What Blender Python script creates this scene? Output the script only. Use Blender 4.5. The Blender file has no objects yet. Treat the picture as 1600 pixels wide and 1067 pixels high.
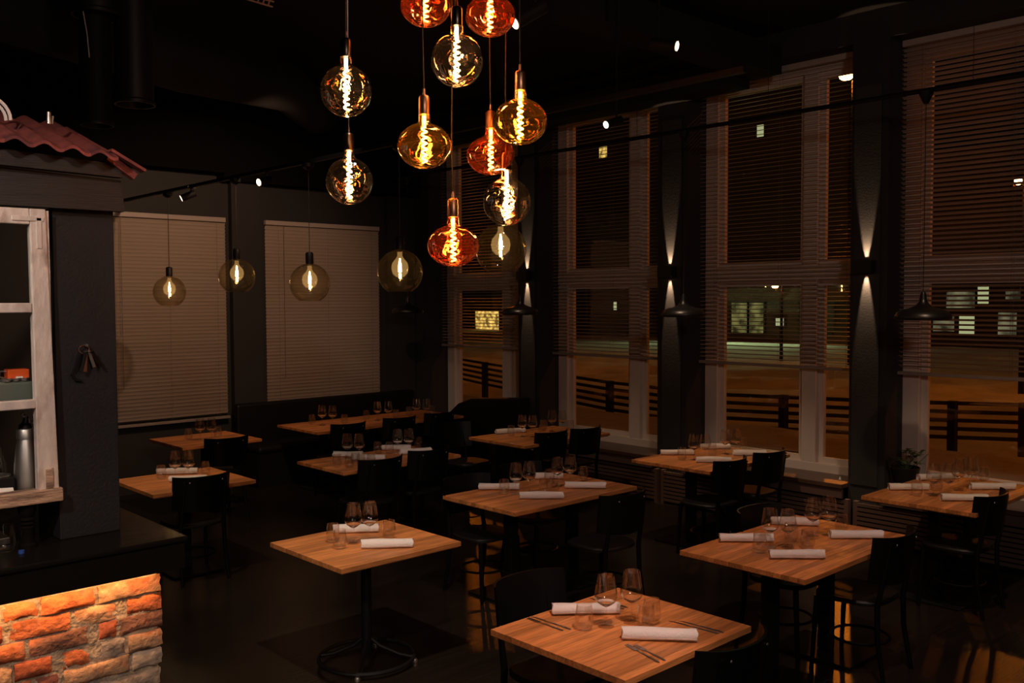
import bpy, bmesh, math, random
from mathutils import Vector, Matrix
random.seed(7)
SC = bpy.context.scene
COL = SC.collection
PI = math.pi

# ------------------------------------------------------------------ camera
yaw, pitch, roll = 0.751637592, -0.0447175553, -0.00446387311
fw = Vector((math.sin(yaw)*math.cos(pitch), math.cos(yaw)*math.cos(pitch), math.sin(pitch)))
rt = Vector((math.cos(yaw), -math.sin(yaw), 0)); up = rt.cross(fw)
r2 = math.cos(roll)*rt + math.sin(roll)*up
u2 = -math.sin(roll)*rt + math.cos(roll)*up
cam = bpy.data.cameras.new('camera'); camo = bpy.data.objects.new('camera', cam); COL.objects.link(camo)
m = Matrix((r2, u2, -fw)).transposed().to_4x4(); m.translation = Vector((0, 0, 2.18)); camo.matrix_world = m
cam.sensor_width = 36; cam.lens = 1462.436*36/1600; cam.clip_end = 300; cam.clip_start = .05
SC.camera = camo

# ------------------------------------------------------------------ world, exposure
w = bpy.data.worlds.new('night_sky'); SC.world = w; w.use_nodes = True
w.node_tree.nodes['Background'].inputs[0].default_value = (.32, .25, .20, 1)
w.node_tree.nodes['Background'].inputs[1].default_value = .004
vs = SC.view_settings
vs.view_transform = 'Standard'; vs.look = 'None'; vs.gamma = 1; vs.exposure = 0; vs.use_curve_mapping = False
SC.cycles.use_denoising = True
SC.cycles.max_bounces = 10; SC.cycles.transparent_max_bounces = 40
SC.cycles.diffuse_bounces = 3; SC.cycles.glossy_bounces = 4; SC.cycles.transmission_bounces = 8
SC.cycles.caustics_reflective = True; SC.cycles.caustics_refractive = True
SC.cycles.sample_clamp_indirect = 25.0

# light levels (all in one place)
FILAMENT = 110.0       # hanging cluster filaments
BULB = 42.0           # clear globe pendant bulbs
SPOT = 1.0            # track spot scale
SCONCE = 1.0
STRIP = 1.0
STREET = 1.0
WARM = (1, .60, .30)
SODIUM = (1, .215, .008)

def light(name, kind, loc, power, col=WARM, radius=.03, aim=None, cone=60, blend=.5, size=None):
    l = bpy.data.lights.new(name, kind); l.energy = power; l.color = col
    if kind == 'AREA':
        l.shape = 'RECTANGLE'; l.size, l.size_y = size
    else:
        l.shadow_soft_size = radius
    if kind == 'SPOT':
        l.spot_size = math.radians(cone); l.spot_blend = blend
    o = bpy.data.objects.new(name, l); COL.objects.link(o); o.location = loc
    if aim is not None:
        o.rotation_euler = (Vector(aim)-Vector(loc)).to_track_quat('-Z', 'Y').to_euler()
    return o
# ceiling downlights of the dining room (lamp, aimed point)
ROSE, AMB = (1, .68, .57), (1, .66, .42)
for i, (L, A, P, cone, C) in enumerate([
    ((2.2, 1.2, 4.3), (2.70, 2.78, .7), 360, 28, ROSE),      # foreground square table
    ((2.3, 3.2, 4.4), (3.1, 4.7, .7), 290, 38, (1, .80, .64)),  # pedestal table
    ((3.6, 1.6, 4.4), (4.7, 2.85, .7), 165, 44, ROSE),    # right long table
    ((4.0, 3.8, 4.4), (5.0, 5.0, .7), 92, 42, ROSE),     # centre long table
    ((5.2, 1.8, 4.4), (7.1, 2.8, .7), 170, 42, AMB),      # window table
    ((6.0, 5.1, 4.0), (7.1, 5.0, .7), 135, 46, AMB),      # window table 2
    ((6.0, 7.0, 4.0), (7.1, 7.1, .7), 62, 46, AMB),
    ((3.7, 5.9, 4.3), (4.9, 7.1, .7), 60, 42, ROSE),
    ((2.4, 6.2, 4.2), (3.2, 7.3, .7), 165, 40, AMB),
    ((4.4, 7.2, 3.9), (4.8, 10.6, 2.0), 140, 88, (1, .58, .36)),   # wash on the end wall
    ((4.3, 8.6, 3.5), (6.4, 9.5, .6), 16, 70, AMB),
    ((3.4, 8.3, 3.9), (4.3, 9.4, .7), 4, 50, AMB),
]):
    light('downlight_beam', 'SPOT', L, P*SPOT, C, .05, A, cone, .7)
for L, A, P, C, cn in [((-.7, 1.9, 3.6), (1.1, 4.2, 2.0), 175, (1, .82, .72), 46),
                   ((.1, 3.9, 2.9), (1.1, 4.75, 1.6), 22, (1, .85, .72), 90),
                   ((.6, 1.4, 3.2), (1.3, 4.0, .6), 70, (1, .60, .34), 34),
                   ((1.2, 2.0, 4.3), (1.0, 4.3, 3.0), 14, (1, .72, .62), 50)]:
    light('bar_fill_spot', 'SPOT', L, P, C, .06, A, cn, .6)  # unseen spots added to brighten the sash, shelves, bricks and roof tiles
# dim unseen fill added behind the photographer, also for glints on glass
light('rear_fill', 'AREA', (0.5, -2.0, 3.9), 42, (1, .80, .70), aim=(4.5, 5, 1.4), size=(.5, .4))
# sodium street lamps over the snow
for L, P in [((30.0, 15.57, 9.58), 3800), ((24.0, 8.1, 4.9), 240), ((30, 18.2, 2.6), 90), ((12.6, -2.4, 7.2), 420), ((20, 24, 8), 260)]:
    light('sodium_lamp', 'POINT', L, P*STREET, SODIUM, .12)
light('shopfront_glow', 'AREA', (42.5, 26, 2.2), 260, (.75, 1, .45), aim=(36, 24, 0), size=(10, 1.5))

# ------------------------------------------------------------------ materials
def mat(name, col, rough=.6, metal=0, bump=0, bscale=20, var=0, vscale=6, spec=.5, emis=None, estr=0, coat=0, stretch=(1, 1, 1), obj_rand=0, dark=None):
    m = bpy.data.materials.new(name); m.use_nodes = True; nt = m.node_tree; b = nt.nodes['Principled BSDF']
    b.inputs['Base Color'].default_value = (*col, 1); b.inputs['Roughness'].default_value = rough
    b.inputs['Metallic'].default_value = metal; b.inputs['Specular IOR Level'].default_value = spec
    b.inputs['Coat Weight'].default_value = coat
    if emis: b.inputs['Emission Color'].default_value = (*emis, 1); b.inputs['Emission Strength'].default_value = estr
    if bump or var or obj_rand:
        tc = nt.nodes.new('ShaderNodeTexCoord'); mp = nt.nodes.new('ShaderNodeMapping'); mp.inputs['Scale'].default_value = stretch
        nt.links.new(tc.outputs['Object'], mp.inputs[0])
        oi = nt.nodes.new('ShaderNodeObjectInfo'); ad = nt.nodes.new('ShaderNodeVectorMath'); ad.operation = 'ADD'
        sc = nt.nodes.new('ShaderNodeMath'); sc.operation = 'MULTIPLY'; sc.inputs[1].default_value = 37
        nt.links.new(oi.outputs['Random'], sc.inputs[0]); nt.links.new(mp.outputs[0], ad.inputs[0]); nt.links.new(sc.outputs[0], ad.inputs[1])
    if var or obj_rand:
        n = nt.nodes.new('ShaderNodeTexNoise'); n.inputs['Scale'].default_value = vscale; n.inputs['Detail'].default_value = 6
        nt.links.new(ad.outputs[0], n.inputs['Vector'])
        mr = nt.nodes.new('ShaderNodeMapRange'); mr.inputs[1].default_value = .25; mr.inputs[2].default_value = .75
        mr.inputs[3].default_value = 1-var; mr.inputs[4].default_value = 1+var
        nt.links.new(n.outputs['Fac'], mr.inputs[0])
        mr2 = nt.nodes.new('ShaderNodeMapRange'); mr2.inputs[3].default_value = 1-obj_rand; mr2.inputs[4].default_value = 1+obj_rand
        nt.links.new(oi.outputs['Random'], mr2.inputs[0])
        mu = nt.nodes.new('ShaderNodeMath'); mu.operation = 'MULTIPLY'; nt.links.new(mr.outputs[0], mu.inputs[0]); nt.links.new(mr2.outputs[0], mu.inputs[1])
        vm = nt.nodes.new('ShaderNodeVectorMath'); vm.operation = 'SCALE'
        nt.links.new(mu.outputs[0], vm.inputs['Scale'])
        if dark:
            mx = nt.nodes.new('ShaderNodeMix'); mx.data_type = 'RGBA'; mx.inputs[6].default_value = (*col, 1); mx.inputs[7].default_value = (*dark, 1)
            n2 = nt.nodes.new('ShaderNodeTexNoise'); n2.inputs['Scale'].default_value = vscale*.35; n2.inputs['Detail'].default_value = 5
            nt.links.new(ad.outputs[0], n2.inputs['Vector'])
            rr = nt.nodes.new('ShaderNodeMapRange'); rr.inputs[1].default_value = .54; rr.inputs[2].default_value = .66
            nt.links.new(n2.outputs['Fac'], rr.inputs[0]); nt.links.new(rr.outputs[0], mx.inputs[0]); nt.links.new(mx.outputs[2], vm.inputs[0])
        else:
            vm.inputs[0].default_value = col
        nt.links.new(vm.outputs[0], b.inputs['Base Color'])
    if bump:
        nb = nt.nodes.new('ShaderNodeTexNoise'); nb.inputs['Scale'].default_value = bscale; nb.inputs['Detail'].default_value = 5
        nt.links.new(ad.outputs[0], nb.inputs['Vector'])
        bp = nt.nodes.new('ShaderNodeBump'); bp.inputs['Strength'].default_value = bump; bp.inputs['Distance'].default_value = .012
        nt.links.new(nb.outputs['Fac'], bp.inputs['Height']); nt.links.new(bp.outputs[0], b.inputs['Normal'])
    return m

def thin_glass(name, tint, refl=1.0, rough=.0, bump=0, edge=None, power=2.2, base=.07, haze=0, hcol=None, bs=9):
    """thin walled glass: transparent with a reflection that grows towards grazing angles"""
    m = bpy.data.materials.new(name); m.use_nodes = True; nt = m.node_tree; nt.nodes.clear()
    out = nt.nodes.new('ShaderNodeOutputMaterial'); mx = nt.nodes.new('ShaderNodeMixShader')
    tr = nt.nodes.new('ShaderNodeBsdfTransparent'); gl = nt.nodes.new('ShaderNodeBsdfGlossy'); gl.inputs['Roughness'].default_value = rough
    lw = nt.nodes.new('ShaderNodeLayerWeight'); lw.inputs['Blend'].default_value = .5
    pw = nt.nodes.new('ShaderNodeMath'); pw.operation = 'POWER'; pw.inputs[1].default_value = power
    nt.links.new(lw.outputs['Facing'], pw.inputs[0])
    ma = nt.nodes.new('ShaderNodeMath'); ma.operation = 'MULTIPLY_ADD'; ma.inputs[1].default_value = .55*refl; ma.inputs[2].default_value = base*refl
    nt.links.new(pw.outputs[0], ma.inputs[0]); nt.links.new(ma.outputs[0], mx.inputs[0])
    if edge:
        cm = nt.nodes.new('ShaderNodeMix'); cm.data_type = 'RGBA'; cm.inputs[6].default_value = (*tint, 1); cm.inputs[7].default_value = (*edge, 1)
        nt.links.new(lw.outputs['Facing'], cm.inputs[0]); nt.links.new(cm.outputs[2], tr.inputs[0])
    else: tr.inputs[0].default_value = (*tint, 1)
    gl.inputs['Color'].default_value = (1, .96, .9, 1)
    if bump:
        tc = nt.nodes.new('ShaderNodeTexCoord'); nb = nt.nodes.new('ShaderNodeTexNoise'); nb.inputs['Scale'].default_value = bs
        nt.links.new(tc.outputs['Object'], nb.inputs['Vector'])
        bp = nt.nodes.new('ShaderNodeBump'); bp.inputs['Strength'].default_value = bump; bp.inputs['Distance'].default_value = .02
        nt.links.new(nb.outputs['Fac'], bp.inputs['Height']); nt.links.new(bp.outputs[0], gl.inputs['Normal'])
    nt.links.new(tr.outputs[0], mx.inputs[1]); nt.links.new(gl.outputs[0], mx.inputs[2]); last = mx
    if haze:      # faint body of the coloured coating
        df = nt.nodes.new('ShaderNodeBsdfTranslucent'); df.inputs[0].default_value = (*(hcol or tint), 1)
        m2 = nt.nodes.new('ShaderNodeMixShader'); m2.inputs[0].default_value = haze
        nt.links.new(mx.outputs[0], m2.inputs[1]); nt.links.new(df.outputs[0], m2.inputs[2]); last = m2
    nt.links.new(last.outputs[0], out.inputs[0])
    return m

def emit(name, col, s, stripes=None):
    m = bpy.data.materials.new(name); m.use_nodes = True; nt = m.node_tree; nt.nodes.clear()
    out = nt.nodes.new('ShaderNodeOutputMaterial'); e = nt.nodes.new('ShaderNodeEmission')
    e.inputs[0].default_value = (*col, 1); e.inputs[1].default_value = s
    if stripes:
        tc = nt.nodes.new('ShaderNodeTexCoord'); n = nt.nodes.new('ShaderNodeTexNoise'); n.inputs['Scale'].default_value = stripes
        mr = nt.nodes.new('ShaderNodeMapRange'); mr.inputs[1].default_value = .35; mr.inputs[2].default_value = .65; mr.inputs[3].default_value = .15*s; mr.inputs[4].default_value = s*1.3
        nt.links.new(tc.outputs['Object'], n.inputs['Vector']); nt.links.new(n.outputs['Fac'], mr.inputs[0]); nt.links.new(mr.outputs[0], e.inputs[1])
    nt.links.new(e.outputs[0], out.inputs[0])
    return m

M = {}
M['wall'] = mat('dark_wall_paint', (.028, .027, .026), .7, bump=.08, bscale=60)
M['pier'] = mat('charcoal_pier_paint', (.029, .0285, .029), .65, bump=.08, bscale=60)
M['ceil'] = mat('black_ceiling_paint', (.012, .011, .011), .85)
M['soffit'] = mat('black_soffit_paint', (.0045, .004, .004), .9, spec=.1)
M['black'] = mat('black_lacquer', (.010, .009, .009), .35)
M['blackm'] = mat('matt_black_metal', (.007, .007, .007), .5, spec=.3)
M['chair'] = mat('black_stained_wood', (.0045, .0042, .0042), .42, spec=.18)
M['seatm'] = mat('black_seat_leather', (.007, .006, .006), .5, spec=.3)
M['floor'] = mat('dark_stained_floor', (.015, .0105, .0075), .27, var=.35, vscale=3, stretch=(1, 14, 1), bump=.12, bscale=5, spec=.55)
M['stave'] = mat('oak_stave', (.60, .225, .068), .42, var=.38, vscale=6, stretch=(1, 10, 10), obj_rand=.30, bump=.05, bscale=30)
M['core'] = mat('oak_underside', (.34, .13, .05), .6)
M['white'] = mat('white_window_paint', (.78, .68, .60), .5)
M['slat'] = mat('cream_slat', (.50, .42, .37), .42)
M['slat2'] = mat('beige_slat', (.50, .41, .33), .5)
M['rail'] = mat('grey_blind_rail', (.34, .28, .24), .4)
M['cord'] = mat('cord_beige', (.25, .18, .14), .8)
M['cable'] = mat('black_cable', (.03, .022, .018), .7)
M['copper'] = mat('brushed_copper', (.60, .30, .18), .38, metal=1)
M['gunmetal'] = mat('dark_bronze_metal', (.10, .075, .06), .3, metal=1)
M['napkin'] = mat('white_linen', (.80, .73, .68), .85, bump=.25, bscale=90, var=.05)
M['steel'] = mat('polished_steel', (.55, .52, .49), .36, metal=1)
M['brushed'] = mat('brushed_steel', (.62, .59, .54), .42, metal=1)
M['glass'] = thin_glass('clear_glass', (.99, .985, .98), 1.25, .05, edge=(.95, .94, .92), power=3.8, base=.085)
M['solid'] = mat('solid_clear_glass', (1, .985, .96), .03)
M['solid'].node_tree.nodes['Principled BSDF'].inputs['Transmission Weight'].default_value = 1
M['solid'].node_tree.nodes['Principled BSDF'].inputs['IOR'].default_value = 1.48
M['pane'] = thin_glass('window_pane', (.92, .93, .92), .75, .0, power=4)
M['smoke'] = thin_glass('smoked_bulb_glass', (.70, .60, .57), 1.3, .03, bump=1.0, edge=(.30, .22, .20), base=.17, haze=.002, bs=11)
M['amber'] = thin_glass('amber_bulb_glass', (.88, .52, .10), 1.3, .03, bump=.9, edge=(.40, .20, .03), base=.14, haze=.009, hcol=(.95, .45, .04), bs=11)
M['red'] = thin_glass('red_bulb_glass', (.95, .25, .07), 1.3, .03, bump=.9, edge=(.42, .06, .02), base=.14, haze=.020, hcol=(.95, .12, .02), bs=11)
M['globe'] = thin_glass('grey_globe_glass', (.92, .88, .78), .9, .02, bump=.3, edge=(.70, .62, .48), base=.05, haze=.016, hcol=(.55, .42, .22))
M['inner'] = emit('glowing_bulb_glass', (1, .58, .20), .16)
_nt = M['inner'].node_tree; _e = [n for n in _nt.nodes if n.type == 'EMISSION'][0]; _o = [n for n in _nt.nodes if n.type == 'OUTPUT_MATERIAL'][0]
_t = _nt.nodes.new('ShaderNodeBsdfTransparent'); _a = _nt.nodes.new('ShaderNodeAddShader')
_nt.links.new(_e.outputs[0], _a.inputs[0]); _nt.links.new(_t.outputs[0], _a.inputs[1]); _nt.links.new(_a.outputs[0], _o.inputs[0])
M['filament'] = emit('glowing_filament', (1, .52, .17), FILAMENT)
M['bulbf'] = emit('glowing_bulb_core', (1, .60, .24), BULB)
M['lens'] = emit('lit_spot_lens', (1, .70, .45), 9)
M['mortar'] = mat('lime_mortar', (.40, .31, .22), .95, bump=1, bscale=45, var=.35, vscale=18, dark=(.22, .19, .17))
M['tile'] = mat('red_roof_tile', (.23, .050, .038), .75, bump=.35, bscale=60, var=.3, vscale=14, dark=(.12, .03, .03))
M['column'] = mat('slate_column_paint', (.0070, .0068, .0085), .65, bump=.2, bscale=90)
M['board'] = mat('dark_weathered_board', (.022, .0165, .0135), .6, var=.3, vscale=4, stretch=(1, 1, 14), bump=.3, bscale=14)
M['oldpaint'] = mat('worn_white_paint', (.66, .56, .49), .7, bump=.6, bscale=28, var=.16, vscale=22, dark=(.34, .24, .19), stretch=(1, 1, .5))
M['oldwood'] = mat('worn_brown_rail', (.42, .27, .18), .7, bump=.6, bscale=30, var=.35, vscale=12, dark=(.14, .08, .055), stretch=(1, 4, 4))
M['counter'] = mat('black_gloss_counter', (.008, .007, .006), .22, bump=.15, bscale=9, spec=.04)
M['orange'] = mat('orange_plastic', (.75, .10, .015), .35)
M['green'] = mat('grey_green_cloth', (.10, .12, .09), .8)
M['cloth'] = mat('white_cloth', (.75, .72, .66), .9, bump=.5, bscale=8)
M['blue'] = mat('blue_cap', (.03, .08, .35), .4)
M['leaf'] = mat('dark_leaf', (.05, .10, .03), .45)
M['pot'] = mat('black_pot', (.010, .009, .008), .5)
M['sill'] = mat('dark_sill_wood', (.085, .048, .030), .30, var=.3, vscale=4, stretch=(8, 1, 1))
M['grille'] = mat('dark_grille_wood', (.125, .075, .060), .5)
M['snow'] = mat('trodden_snow', (.55, .52, .50), .85, bump=.9, bscale=3.5, var=.35, vscale=.9)
M['bank'] = mat('grey_snow_bank', (.40, .36, .33), .9, bump=.5, bscale=5, var=.12)
M['rail_wood'] = mat('dark_fence_wood', (.03, .022, .017), .8)
M['facade'] = mat('dark_facade', (.05, .045, .04), .9, var=.2)
M['facade2'] = mat('brown_facade', (.12, .08, .05), .9, var=.2)
M['shop'] = emit('lit_shop_interior', (.55, .50, .16), .27, stripes=2.2)
M['litpane'] = emit('lit_window_pane', (.72, .75, .38), .62)
M['yellow'] = emit('yellow_lit_window', (1, .62, .14), 1.1, stripes=3)
M['panel'] = emit('backlit_panel', (.55, .50, .28), .28, stripes=1.6)
M['sod'] = emit('sodium_lamp_glow', (1, .48, .12), 60)
M['sod2'] = emit('warm_lamp_glow', (1, .62, .3), 14)
M['strip'] = emit('led_strip_glow', (1, .50, .20), 6)
BR = [mat('brick_orange', (.60, .17, .06), .9, bump=1, bscale=34, var=.5, vscale=16, dark=(.20, .09, .06)),
      mat('brick_tan', (.55, .33, .19), .9, bump=1, bscale=34, var=.45, vscale=16, dark=(.42, .15, .07)),
      mat('brick_grey', (.42, .34, .27), .9, bump=1, bscale=30, var=.3, vscale=14, dark=(.24, .19, .16)),
      mat('brick_burnt', (.24, .11, .07), .9, bump=1, bscale=34, var=.6, vscale=14, dark=(.55, .17, .07)),
      mat('brick_red', (.50, .13, .055), .9, bump=1, bscale=30, var=.4, vscale=14, dark=(.22, .08, .06))]

# ------------------------------------------------------------------ mesh helper
class MB:
    def __init__(s): s.v = []; s.f = []
    def add(s, vs, fs):
        n = len(s.v); s.v += [tuple(p) for p in vs]; s.f += [tuple(i+n for i in f) for f in fs]; return s
    def box(s, x0, x1, y0, y1, z0, z1):
        return s.add([(x, y, z) for z in (z0, z1) for y in (y0, y1) for x in (x0, x1)],
                     [(0, 2, 3, 1), (4, 5, 7, 6), (0, 1, 5, 4), (2, 6, 7, 3), (0, 4, 6, 2), (1, 3, 7, 5)])
    def bar(s, a, b, w, h, upv=(0, 0, 1)):
        a, b = Vector(a), Vector(b); d = (b-a).normalized(); upv = Vector(upv)
        sx = d.cross(upv).normalized(); sy = sx.cross(d).normalized()
        vs = [p+sx*i*w/2+sy*j*h/2 for p in (a, b) for i, j in ((-1, -1), (1, -1), (1, 1), (-1, 1))]
        return s.add(vs, [(3, 2, 1, 0), (4, 5, 6, 7), (0, 1, 5, 4), (1, 2, 6, 5), (2, 3, 7, 6), (3, 0, 4, 7)])
    def tube(s, pts, r, n=8, caps=True, close=False):
        pts = [Vector(p) for p in pts]; N = len(pts)
        rs = r if isinstance(r, (list, tuple)) else [r]*N
        vs = []; pu = None
        for i, p in enumerate(pts):
            if close: d = pts[(i+1) % N]-pts[i-1]
            else: d = pts[min(i+1, N-1)]-pts[max(i-1, 0)]
            d.normalize()
            if pu is None: pu = Vector((0, 0, 1)) if abs(d.z) < .9 else Vector((1, 0, 0))
            a = (pu-d*pu.dot(d)).normalized(); b = d.cross(a); pu = a
            vs += [p+(a*math.cos(2*PI*k/n)+b*math.sin(2*PI*k/n))*rs[i] for k in range(n)]
        fs = []
        for i in range(N if close else N-1):
            j = (i+1) % N
            fs += [(i*n+k, i*n+(k+1) % n, j*n+(k+1) % n, j*n+k) for k in range(n)]
        if caps and not close: fs += [tuple(range(n))[::-1], tuple(range((N-1)*n, N*n))]
        return s.add(vs, fs)
    def lathe(s, prof, n=24, c=(0, 0, 0)):
        vs = [(c[0]+r*math.cos(2*PI*k/n), c[1]+r*math.sin(2*PI*k/n), c[2]+z) for r, z in prof for k in range(n)]
        fs = [(i*n+k, i*n+(k+1) % n, (i+1)*n+(k+1) % n, (i+1)*n+k) for i in range(len(prof)-1) for k in range(n)]
        return s.add(vs, fs)
    def mesh(s, name, m, smooth=False, ang=40):
        me = bpy.data.meshes.new(name); me.from_pydata(s.v, [], s.f); me.validate()
        bm = bmesh.new(); bm.from_mesh(me); bmesh.ops.remove_doubles(bm, verts=bm.verts, dist=1e-5)
        bmesh.ops.recalc_face_normals(bm, faces=bm.faces); bm.to_mesh(me); bm.free()
        if smooth:
            me.shade_smooth(); me.set_sharp_from_angle(angle=math.radians(ang))
        me.materials.append(m); return me
    def build(s, name, m, parent=None, smooth=False, loc=None, ang=40, bevel=0):
        o = bpy.data.objects.new(name, s.mesh(name, m, smooth, ang)); COL.objects.link(o)
        if parent: o.parent = parent
        if loc: o.location = loc
        if bevel:
            b = o.modifiers.new('bevel', 'BEVEL'); b.width = bevel; b.segments = 2; b.limit_method = 'ANGLE'
        return o
def inst(me, name, parent=None, loc=(0, 0, 0), rot=(0, 0, 0), scale=None):
    o = bpy.data.objects.new(name, me); COL.objects.link(o); o.location = loc; o.rotation_euler = rot
    if scale: o.scale = scale
    if parent: o.parent = parent
    return o
def thing(name, label, cat, loc=(0, 0, 0), rz=0, group=None):
    o = bpy.data.objects.new(name, None); o.empty_display_size = .1; COL.objects.link(o); o.location = loc; o.rotation_euler = (0, 0, rz)
    return tag(o, label, cat, group)
def tag(o, label, cat, group=None):
    o['label'] = label; o['category'] = cat
    if group: o['group'] = group
    return o
def struct(o, label=None):
    o['kind'] = 'structure'
    if label: o['label'] = label
    return o
def copy_tree(o, parent=None):
    c = o.copy(); COL.objects.link(c); c.parent = parent
    for ch in list(o.children): copy_tree(ch, c)
    return c

# ------------------------------------------------------------------ room shell
XP, XW, YE, ZC = 8.0, 8.33, 10.6, 4.70
struct(MB().box(-3.2, 8.6, -3.2, 10.9, -.12, 0).build('floor', M['floor']), 'dark stained wooden floor with a soft gloss')
struct(MB().box(-3.2, 8.6, -3.2, 10.9, ZC, ZC+.15).build('ceiling', M['ceil']), 'black painted ceiling')
struct(MB().box(-3.2, 8.6, YE, YE+.3, 0, ZC).build('wall_back', M['wall']), 'dark grey end wall')
struct(MB().box(-3.4, -3.2, -3.2, 10.9, 0, ZC).build('wall_left', M['wall']))
struct(MB().box(-3.4, 8.6, -3.4, -3.2, 0, ZC).build('wall_front', M['wall']))
# window wall: piers, parapet, header
WL = [10.24, 8.07, 5.89, 3.75, 1.58, -.59]          # far edge of each opening
PW = .365                                            # pier width
wr = struct(MB().box(XP, 8.6, -3.2, YE, 4.44, ZC).build('wall_right', M['wall']), 'dark window wall')
for k, y in enumerate(WL):
    y1 = YE if k == 0 else WL[k-1]-(2.165-PW)
    MB().box(XP, 8.6, y, y1, 0, 4.44).build('pier', M['pier'], wr)
    MB().box(XP+.12, 8.6, y-(2.165-PW), y, 0, .47).build('parapet', M['wall'], wr)
MB().box(XP, 8.6, -3.2, WL[-1]-1.8, 0, 4.44).build('pier', M['pier'], wr)
for k in (1, 2, 3, 4):       # slim boards on the pier fronts
    MB().box(XP-.018, XP-.002, WL[k]+.06, WL[k]+.31, .5, 4.05).build('pier_board', M['pier'], wr)
wb = bpy.data.objects['wall_back']
MB().box(5.24, 5.62, YE-.09, YE, 0, 3.6).build('pilaster', M['pier'], wb)
MB().box(7.52, 7.98, YE-.07, YE, 0, 3.6).build('pilaster', M['pier'], wb)
MB().box(-3.2, 5.1, YE-.25, YE-.001, 3.68, ZC).build('soffit', M['soffit'], wb)
MB().box(5.1, 8.0, YE-.2, YE-.001, 3.60, ZC).build('soffit', M['soffit'], wb)
# ducts on the ceiling
d = thing('ceiling_duct', 'dark box duct running along the top of the window wall and turning into the room', 'duct', (0, 0, 0))
MB().box(7.70, 7.998, 5.15, 10.35, 4.22, 4.46).build('wall_run', M['ceil'], d)
MB().box(5.2, 7.998, 4.80, 5.12, 4.30, 4.56).build('room_run', M['ceil'], d)
o = MB().tube([(-1, 7.2, 4.35), (1.5, 7.3, 4.3), (3.4, 7.6, 4.15), (4.8, 8.4, 4.3), (6.0, 9.8, 4.4)], .24, 20).build('round_duct', M['ceil'], smooth=True)
tag(o, 'large round black air duct curving under the ceiling', 'duct')

# ------------------------------------------------------------------ windows and blinds
def window(n, yl, full=True):
    W = 1.80; yr = yl-W; z0, z1, zt = .53, 4.44, 2.43
    root = bpy.data.objects.new('window_%d' % n, None); COL.objects.link(root); root.location = (XW, yl, 0); struct(root, 'tall white framed window %d' % n)
    X0, X1 = 0, .12
    def b(name, x0, x1, a0, a1, c0, c1, m=M['white']): return MB().box(x0, x1, a0, a1, c0, c1).build(name, m, root, bevel=.004)
    b('frame_stile', X0, X1, -.15, 0, z0, z1); b('frame_stile', X0, X1, -W, -W+.10, z0, z1)
    b('mullion', X0-.003, X1-.003, -1.29, -1.14, z0, z1)
    b('frame_head', X0-.006, X1-.01, -W+.002, -.002, z1-.10, z1); b('frame_bottom', X0-.01, X1-.01, -W+.002, -.002, z0-.05, z0+.05)
    b('transom', X0-.008, X1-.006, -W+.002, -.002, zt-.07, zt+.07)
    for (a0, a1) in ((-1.14, -.15), (-W+.10, -1.29)):
        for (c0, c1) in ((z0+.05, zt-.07), (zt+.07, z1-.10)):
            f = MB()
            t = .055
            f.box(.05, .10, a0, a0+t, c0, c1).box(.05, .10, a1-t, a1, c0, c1).box(.05, .10, a0+t, a1-t, c0, c0+t).box(.05, .10, a0+t, a1-t, c1-t, c1)
            fo = f.build('sash', M['white'], root)
            MB().box(.074, .078, a0+t, a1-t, c0+t, c1-t).build('pane', M['pane'], fo)
    return root
for k, y in enumerate(WL[:5]): window(k+1, y)

def slat_mesh(L, name='slat_mesh', m=None, wdt=.05):
    mb = MB(); prof = [(-.5, 0), (-.17, .055), (.17, .055), (.5, 0)]
    for sgn in (0, 1):
        for (a, h) in prof: mb.v += [(a*wdt, -L/2 if sgn == 0 else L/2, h*wdt), (a*wdt, -L/2 if sgn == 0 else L/2, h*wdt-.0022)]
    for i in range(3):
        a, b = 2*i, 2*i+2
        mb.f += [(a, b, b+8, a+8), (a+1, a+9, b+9, b+1), (a, a+1, b+1, b), (a+8, b+8, b+9, a+9)]
    mb.f += [(0, 8, 9, 1), (6, 7, 15, 14)]
    return mb.mesh(name, m or M['slat'])
def blind(loc, rz, L, ztop, zbot, label, pitch, tilt, mt, wdt, grp, wand=False):
    root = thing('venetian_blind', label, 'blind', loc, rz, grp)
    MB().box(-.03, .03, -L/2, L/2, ztop-.055, ztop).build('head_rail', M['slat'], root, bevel=.004)
    MB().box(-.03, .03, -L/2-.02, L/2+.02, zbot, zbot+.03).build('bottom_rail', M['rail'], root, bevel=.006)
    me = slat_mesh(L, 'slat', mt, wdt); z = ztop-.085
    while z > zbot+.05:
        inst(me, 'slat', root, (random.uniform(-.001, .001), 0, z), (0, tilt+random.uniform(-.03, .03), 0)); z -= pitch
    for a in (-.42, -.02, .40):
        for dx in (-.027, .027):
            MB().tube([(dx, a*L, zbot+.02), (dx, a*L, ztop-.05)], .0012, 4).build('ladder_cord', M['cord'], root)
    if wand: MB().tube([(-.04, L*.36, ztop-.06), (-.045, L*.362, ztop-.06-wand)], .003, 6).build('lift_cord', M['cord'], root)
    return root
names = ['on the window beside the end wall', 'on the second window from the end wall', 'on the window showing the shopfront', 'on the window cut by the right edge']
bots = [1.545, 1.515, 1.51, 1.505, 1.505]
for k in range(4):
    y = WL[k]; L = 1.79
    blind((8.25, y-.90, 0), 0, L, 4.44, bots[k]-.01, 'half lowered cream venetian blind ' + names[k], .0415, math.radians(-7 if k < 3 else 20), M['slat'], .046, 'window wall blinds')
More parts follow.
